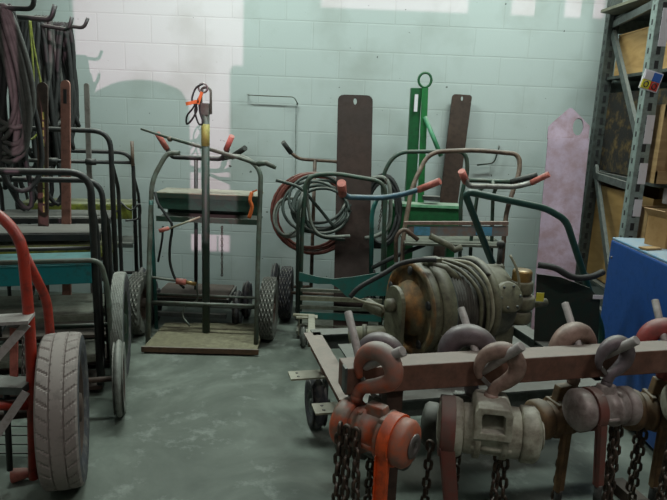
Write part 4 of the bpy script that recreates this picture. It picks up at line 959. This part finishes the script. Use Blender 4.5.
def hoist(label, pc, ang, mats, drop=.21, wheel='left', flip=1, lever=None, window=False, chains=((-.08, -.03), (-.05, .0)), sc=1.0, bx=0.0, zend=.12, levtilt=0, hs=1.15, lean=0):
    """pc = where the peg carries the hook; ang = turn of the body axis; mats: body, cap, hook, lever"""
    mb_, mc, mh, ml = mats
    Mh = Matrix.Translation(pc) @ Matrix.Rotation(ang, 4, 'Z')
    t = thing('chain_hoist', V((pc.x, pc.y, zend)), label, 'hoist')
    hk = hook_mesh(Mh, hs, flip=flip, lean=lean).build('top_hook', mh, t)
    MB(Mh).bar((-.040*flip*hs, -.0, -.034*hs), (-.0*flip, -.0, -.072*hs), .012, .006, (0, 1, 0)).build('safety_latch', M_steel, hk)
    Mb = Mh @ Matrix.Translation((bx-(.012+lean)*flip*hs, 0, -drop)) @ Matrix.Scale(sc, 4)
    nk = MB(Mb); topz = (drop-.082*hs)/sc
    nk.lathe([(0, .0005), (0, .021), (.02, .024), (.035, .018), (.035, .0005)], (-bx/sc, 0, topz-.025), (0, 0, 1), 18); nk.build('swivel', mh, t)
    X = V((1, 0, 0))
    # housing with stepped, ribbed profile
    MB(Mb).lathe([(-.085, .0005), (-.085, .070), (-.078, .076), (-.050, .078), (-.048, .088), (-.032, .088), (-.030, .074), (.030, .074), (.032, .084), (.048, .084), (.05, .078), (.085, .078), (.088, .070), (.088, .0005)], (0, 0, 0), X, 40).build('housing', mb_, t)
    # yoke carried by the hook
    yk = MB(Mb)
    if window:
        yk.prism([(-.048, -.092, topz), (.040, -.092, topz), (.052, -.092, topz-.015), (.054, -.092, .012), (-.058, -.092, .012), (-.056, -.092, topz-.015)], (0, .13, 0),
                 [(-.030, -.092, topz-.020), (.022, -.092, topz-.020), (.030, -.092, topz-.026), (.032, -.092, topz-.078), (-.036, -.092, topz-.078), (-.036, -.092, topz-.026)])
    else:
        yk.prism([(-.035, -.022, topz-.01), (.035, -.022, topz-.01), (.055, -.022, .04), (-.055, -.022, .04)], (0, .044, 0))
        for s_ in (-1, 1): yk.bar((s_*.045, -.05, .03), (s_*.045, .05, .03), .022, .11, (0, 0, 1))
    yk.build('yoke', mb_, t, bevel=.005)
    for k in range(6):
        a_ = k*PI/3+.3
        MB(Mb).lathe([(0, .008), (.006, .008), (.007, .0005)], (.088 if k % 2 else -.032, .060*math.cos(a_), .060*math.sin(a_)), X, 8).build('bolt', M_steel, t)
    # end cap to the right
    MB(Mb).lathe([(.088, .0005), (.088, .070), (.094, .086), (.13, .086), (.142, .076), (.150, .052), (.153, .0005)], (0, 0, 0), X, 40).build('end_cap', mc, t)
    MB(Mb).lathe([(.153, .0005), (.153, .045), (.158, .042), (.158, .012), (.153, .010), (.153, .0005)], (0, 0, 0), X, 24).build('cap_plate', M_steel if mc is not M_hoistw else M_hoistw, t)
    # gear cover / hand wheel on the left
    MB(Mb).lathe([(-.085, .05), (-.085, .085), (-.10, .092), (-.135, .092), (-.150, .080), (-.158, .045), (-.160, .0005)], (0, 0, 0), X, 40).build('gear_cover', mb_, t)
    for k in range(3):
        a_ = R(200+k*70); MB(Mb).rod((-.06, .070*math.cos(a_), .070*math.sin(a_)), (.06, .070*math.cos(a_), .070*math.sin(a_)), .012, 10).build('tie_rod', mb_, t)
    # lever
    if lever is not None:
        lv = MB(Mb); lx = lever
        lv.lathe([(lx-.022, .079), (lx-.022, .094), (lx+.022, .094), (lx+.022, .079)], (0, 0, 0), X, 36)
        q = math.sin(levtilt)
        lv.prism([(lx-.024, -.085, -.03), (lx+.024, -.085, -.03), (lx+.022+q*.3, -.085, -.33), (lx-.022+q*.3, -.085, -.33)], (0, .022, 0))
        lv.prism([(lx-.024, -.085, -.03), (lx-.018, -.100, -.03), (lx-.016+q*.3, -.100, -.33), (lx-.022+q*.3, -.085, -.33)], (.0, .012, 0))
        lv.build('lever', ml, t, bevel=.003)
        MB(Mb).rod((lx+q*.31, -.075, -.33), (lx+q*.36, -.075, -.46), .017, 12).build('lever_grip', M_gripb, t)
    # load chains with bottom ends
    for i, (cx_, cy_) in enumerate(chains):
        a = Mb @ V((cx_, cy_, .05 if cy_ < -.08 else -.06)); MB().chain([a, V((a.x+.01*(i-.5), a.y, zend+.05*i))], .044, .032, .006).build('load_chain', M_chain, t)
    return t
def pegpt(pr_, f): return pr_[0].lerp(pr_[1], f)
DN = V((0, 0, -.022))
hoist('orange lever hoist hanging at left end of the beam', pegpt(near[0], .45)+V((-.012, 0, -.030)), R(-35), (M_hoisto, paint('orange_cap', 'b25a3a', '6e625a', .4, .5), paint('orange_hook', '85695f', '6f5f58', .35, .5, col2='b2573a', s2=9, dust=.9), M_orange), drop=.190, lever=.075, chains=((-.085, -.105), (-.055, -.105), (-.02, -.10)), bx=.07, sc=.80, hs=1.16, lean=.040)
hoist('pale cream hoist with square window, second hook along the beam', pegpt(near[1], .45)+DN, R(-8), (M_hoistw, M_hoistw, M_hookp, M_lever), drop=.205, lever=-.13, window=True, chains=((-.175, .0), (.03, -.02), (.055, 0)), bx=.005, sc=.98, hs=1.12, levtilt=.15)
hoist('pinkish grey hoist with dull red lever, third hook along the beam', pegpt(near[2], .4)+DN, R(14), (M_hoistg, M_hoistg, M_hookg, M_lever), drop=.17, lever=-.06, chains=((.07, -.02), (.1, 0), (.085, .02)), bx=.0, sc=.72, hs=1.0, levtilt=.1)
hoist('pale hoist at the right edge of the picture', pegpt(near[3], .35)+DN, R(0), (M_hoistw, M_hoistw, M_hookg, M_lever), drop=.19, lever=.0, chains=((-.12, -.0), (-.1, .02)), bx=.03, sc=.78)
FO = V((0, 0, -.035))+bk*.035
def fpt(k, dx): p = far[k][0].copy(); p.z = ZB; return p+FO+bd*dx
hoist('dark olive hoist behind the beam at its left end', fpt(0, .085), R(-25), (M_hoistd, M_hoistd, M_hookg, M_hoistd), drop=.27, chains=((-.02, 0), (.0, .02)), bx=-.02, hs=1.3, sc=.82, flip=-1)
hoist('dark hoist behind the beam beside the cream hoist', fpt(1, .0), R(-15), (M_hoistd, M_hoistd, M_hookg, M_hoistg), drop=.26, chains=((-.02, 0), (.0, .02)), bx=-.03, hs=1.5, sc=.8, flip=-1)
hoist('yellow-brown hoist behind the beam, left of the pinkish grey one', fpt(2, .01), R(20), (M_hoistt, M_hoistt, M_hookp, M_hoistt), drop=.24, lever=-.02, chains=((.04, 0), (.06, .02)), bx=-.04, hs=1.4, sc=.75, flip=-1)
hoist('hoist with red hook behind the beam at the right edge', fpt(3, .03), R(0), (M_hoistt, M_hoistt, paint('red_hook', '8d3b36', '55302c', .4, .5), M_hoistt), drop=.25, lever=0, chains=((-.04, 0), (-.06, .02)), hs=1.4, sc=.8, flip=-1)

GROUPS = {'chain_hoist': 'chain hoists hung along the rusty beam', 'cable_hook': 'black cable hooks at the top left', 'cable_coil': 'cable coils hanging on the hooks',
          'hand_cart': 'dark hand carts in the row at left', 'flat_bar': 'upright flat bars among the left carts', 'ceiling_light': 'twin tube ceiling lights', 'steel_plate': 'tall brown steel plates',
          'wooden_crate': 'wooden crates on the storage rack', 'hose_coil': 'hose coils around the coil cart', 'hose_length': 'loose hose lengths on the coil cart'}
for o in bpy.data.objects:
    g = GROUPS.get(o.name.split('.')[0])
    if o.parent is None and g and 'label' in o: o['group'] = g
for o in list(bpy.data.objects):
    for k in ('_w', '_ab'):
        if k in o: del o[k]
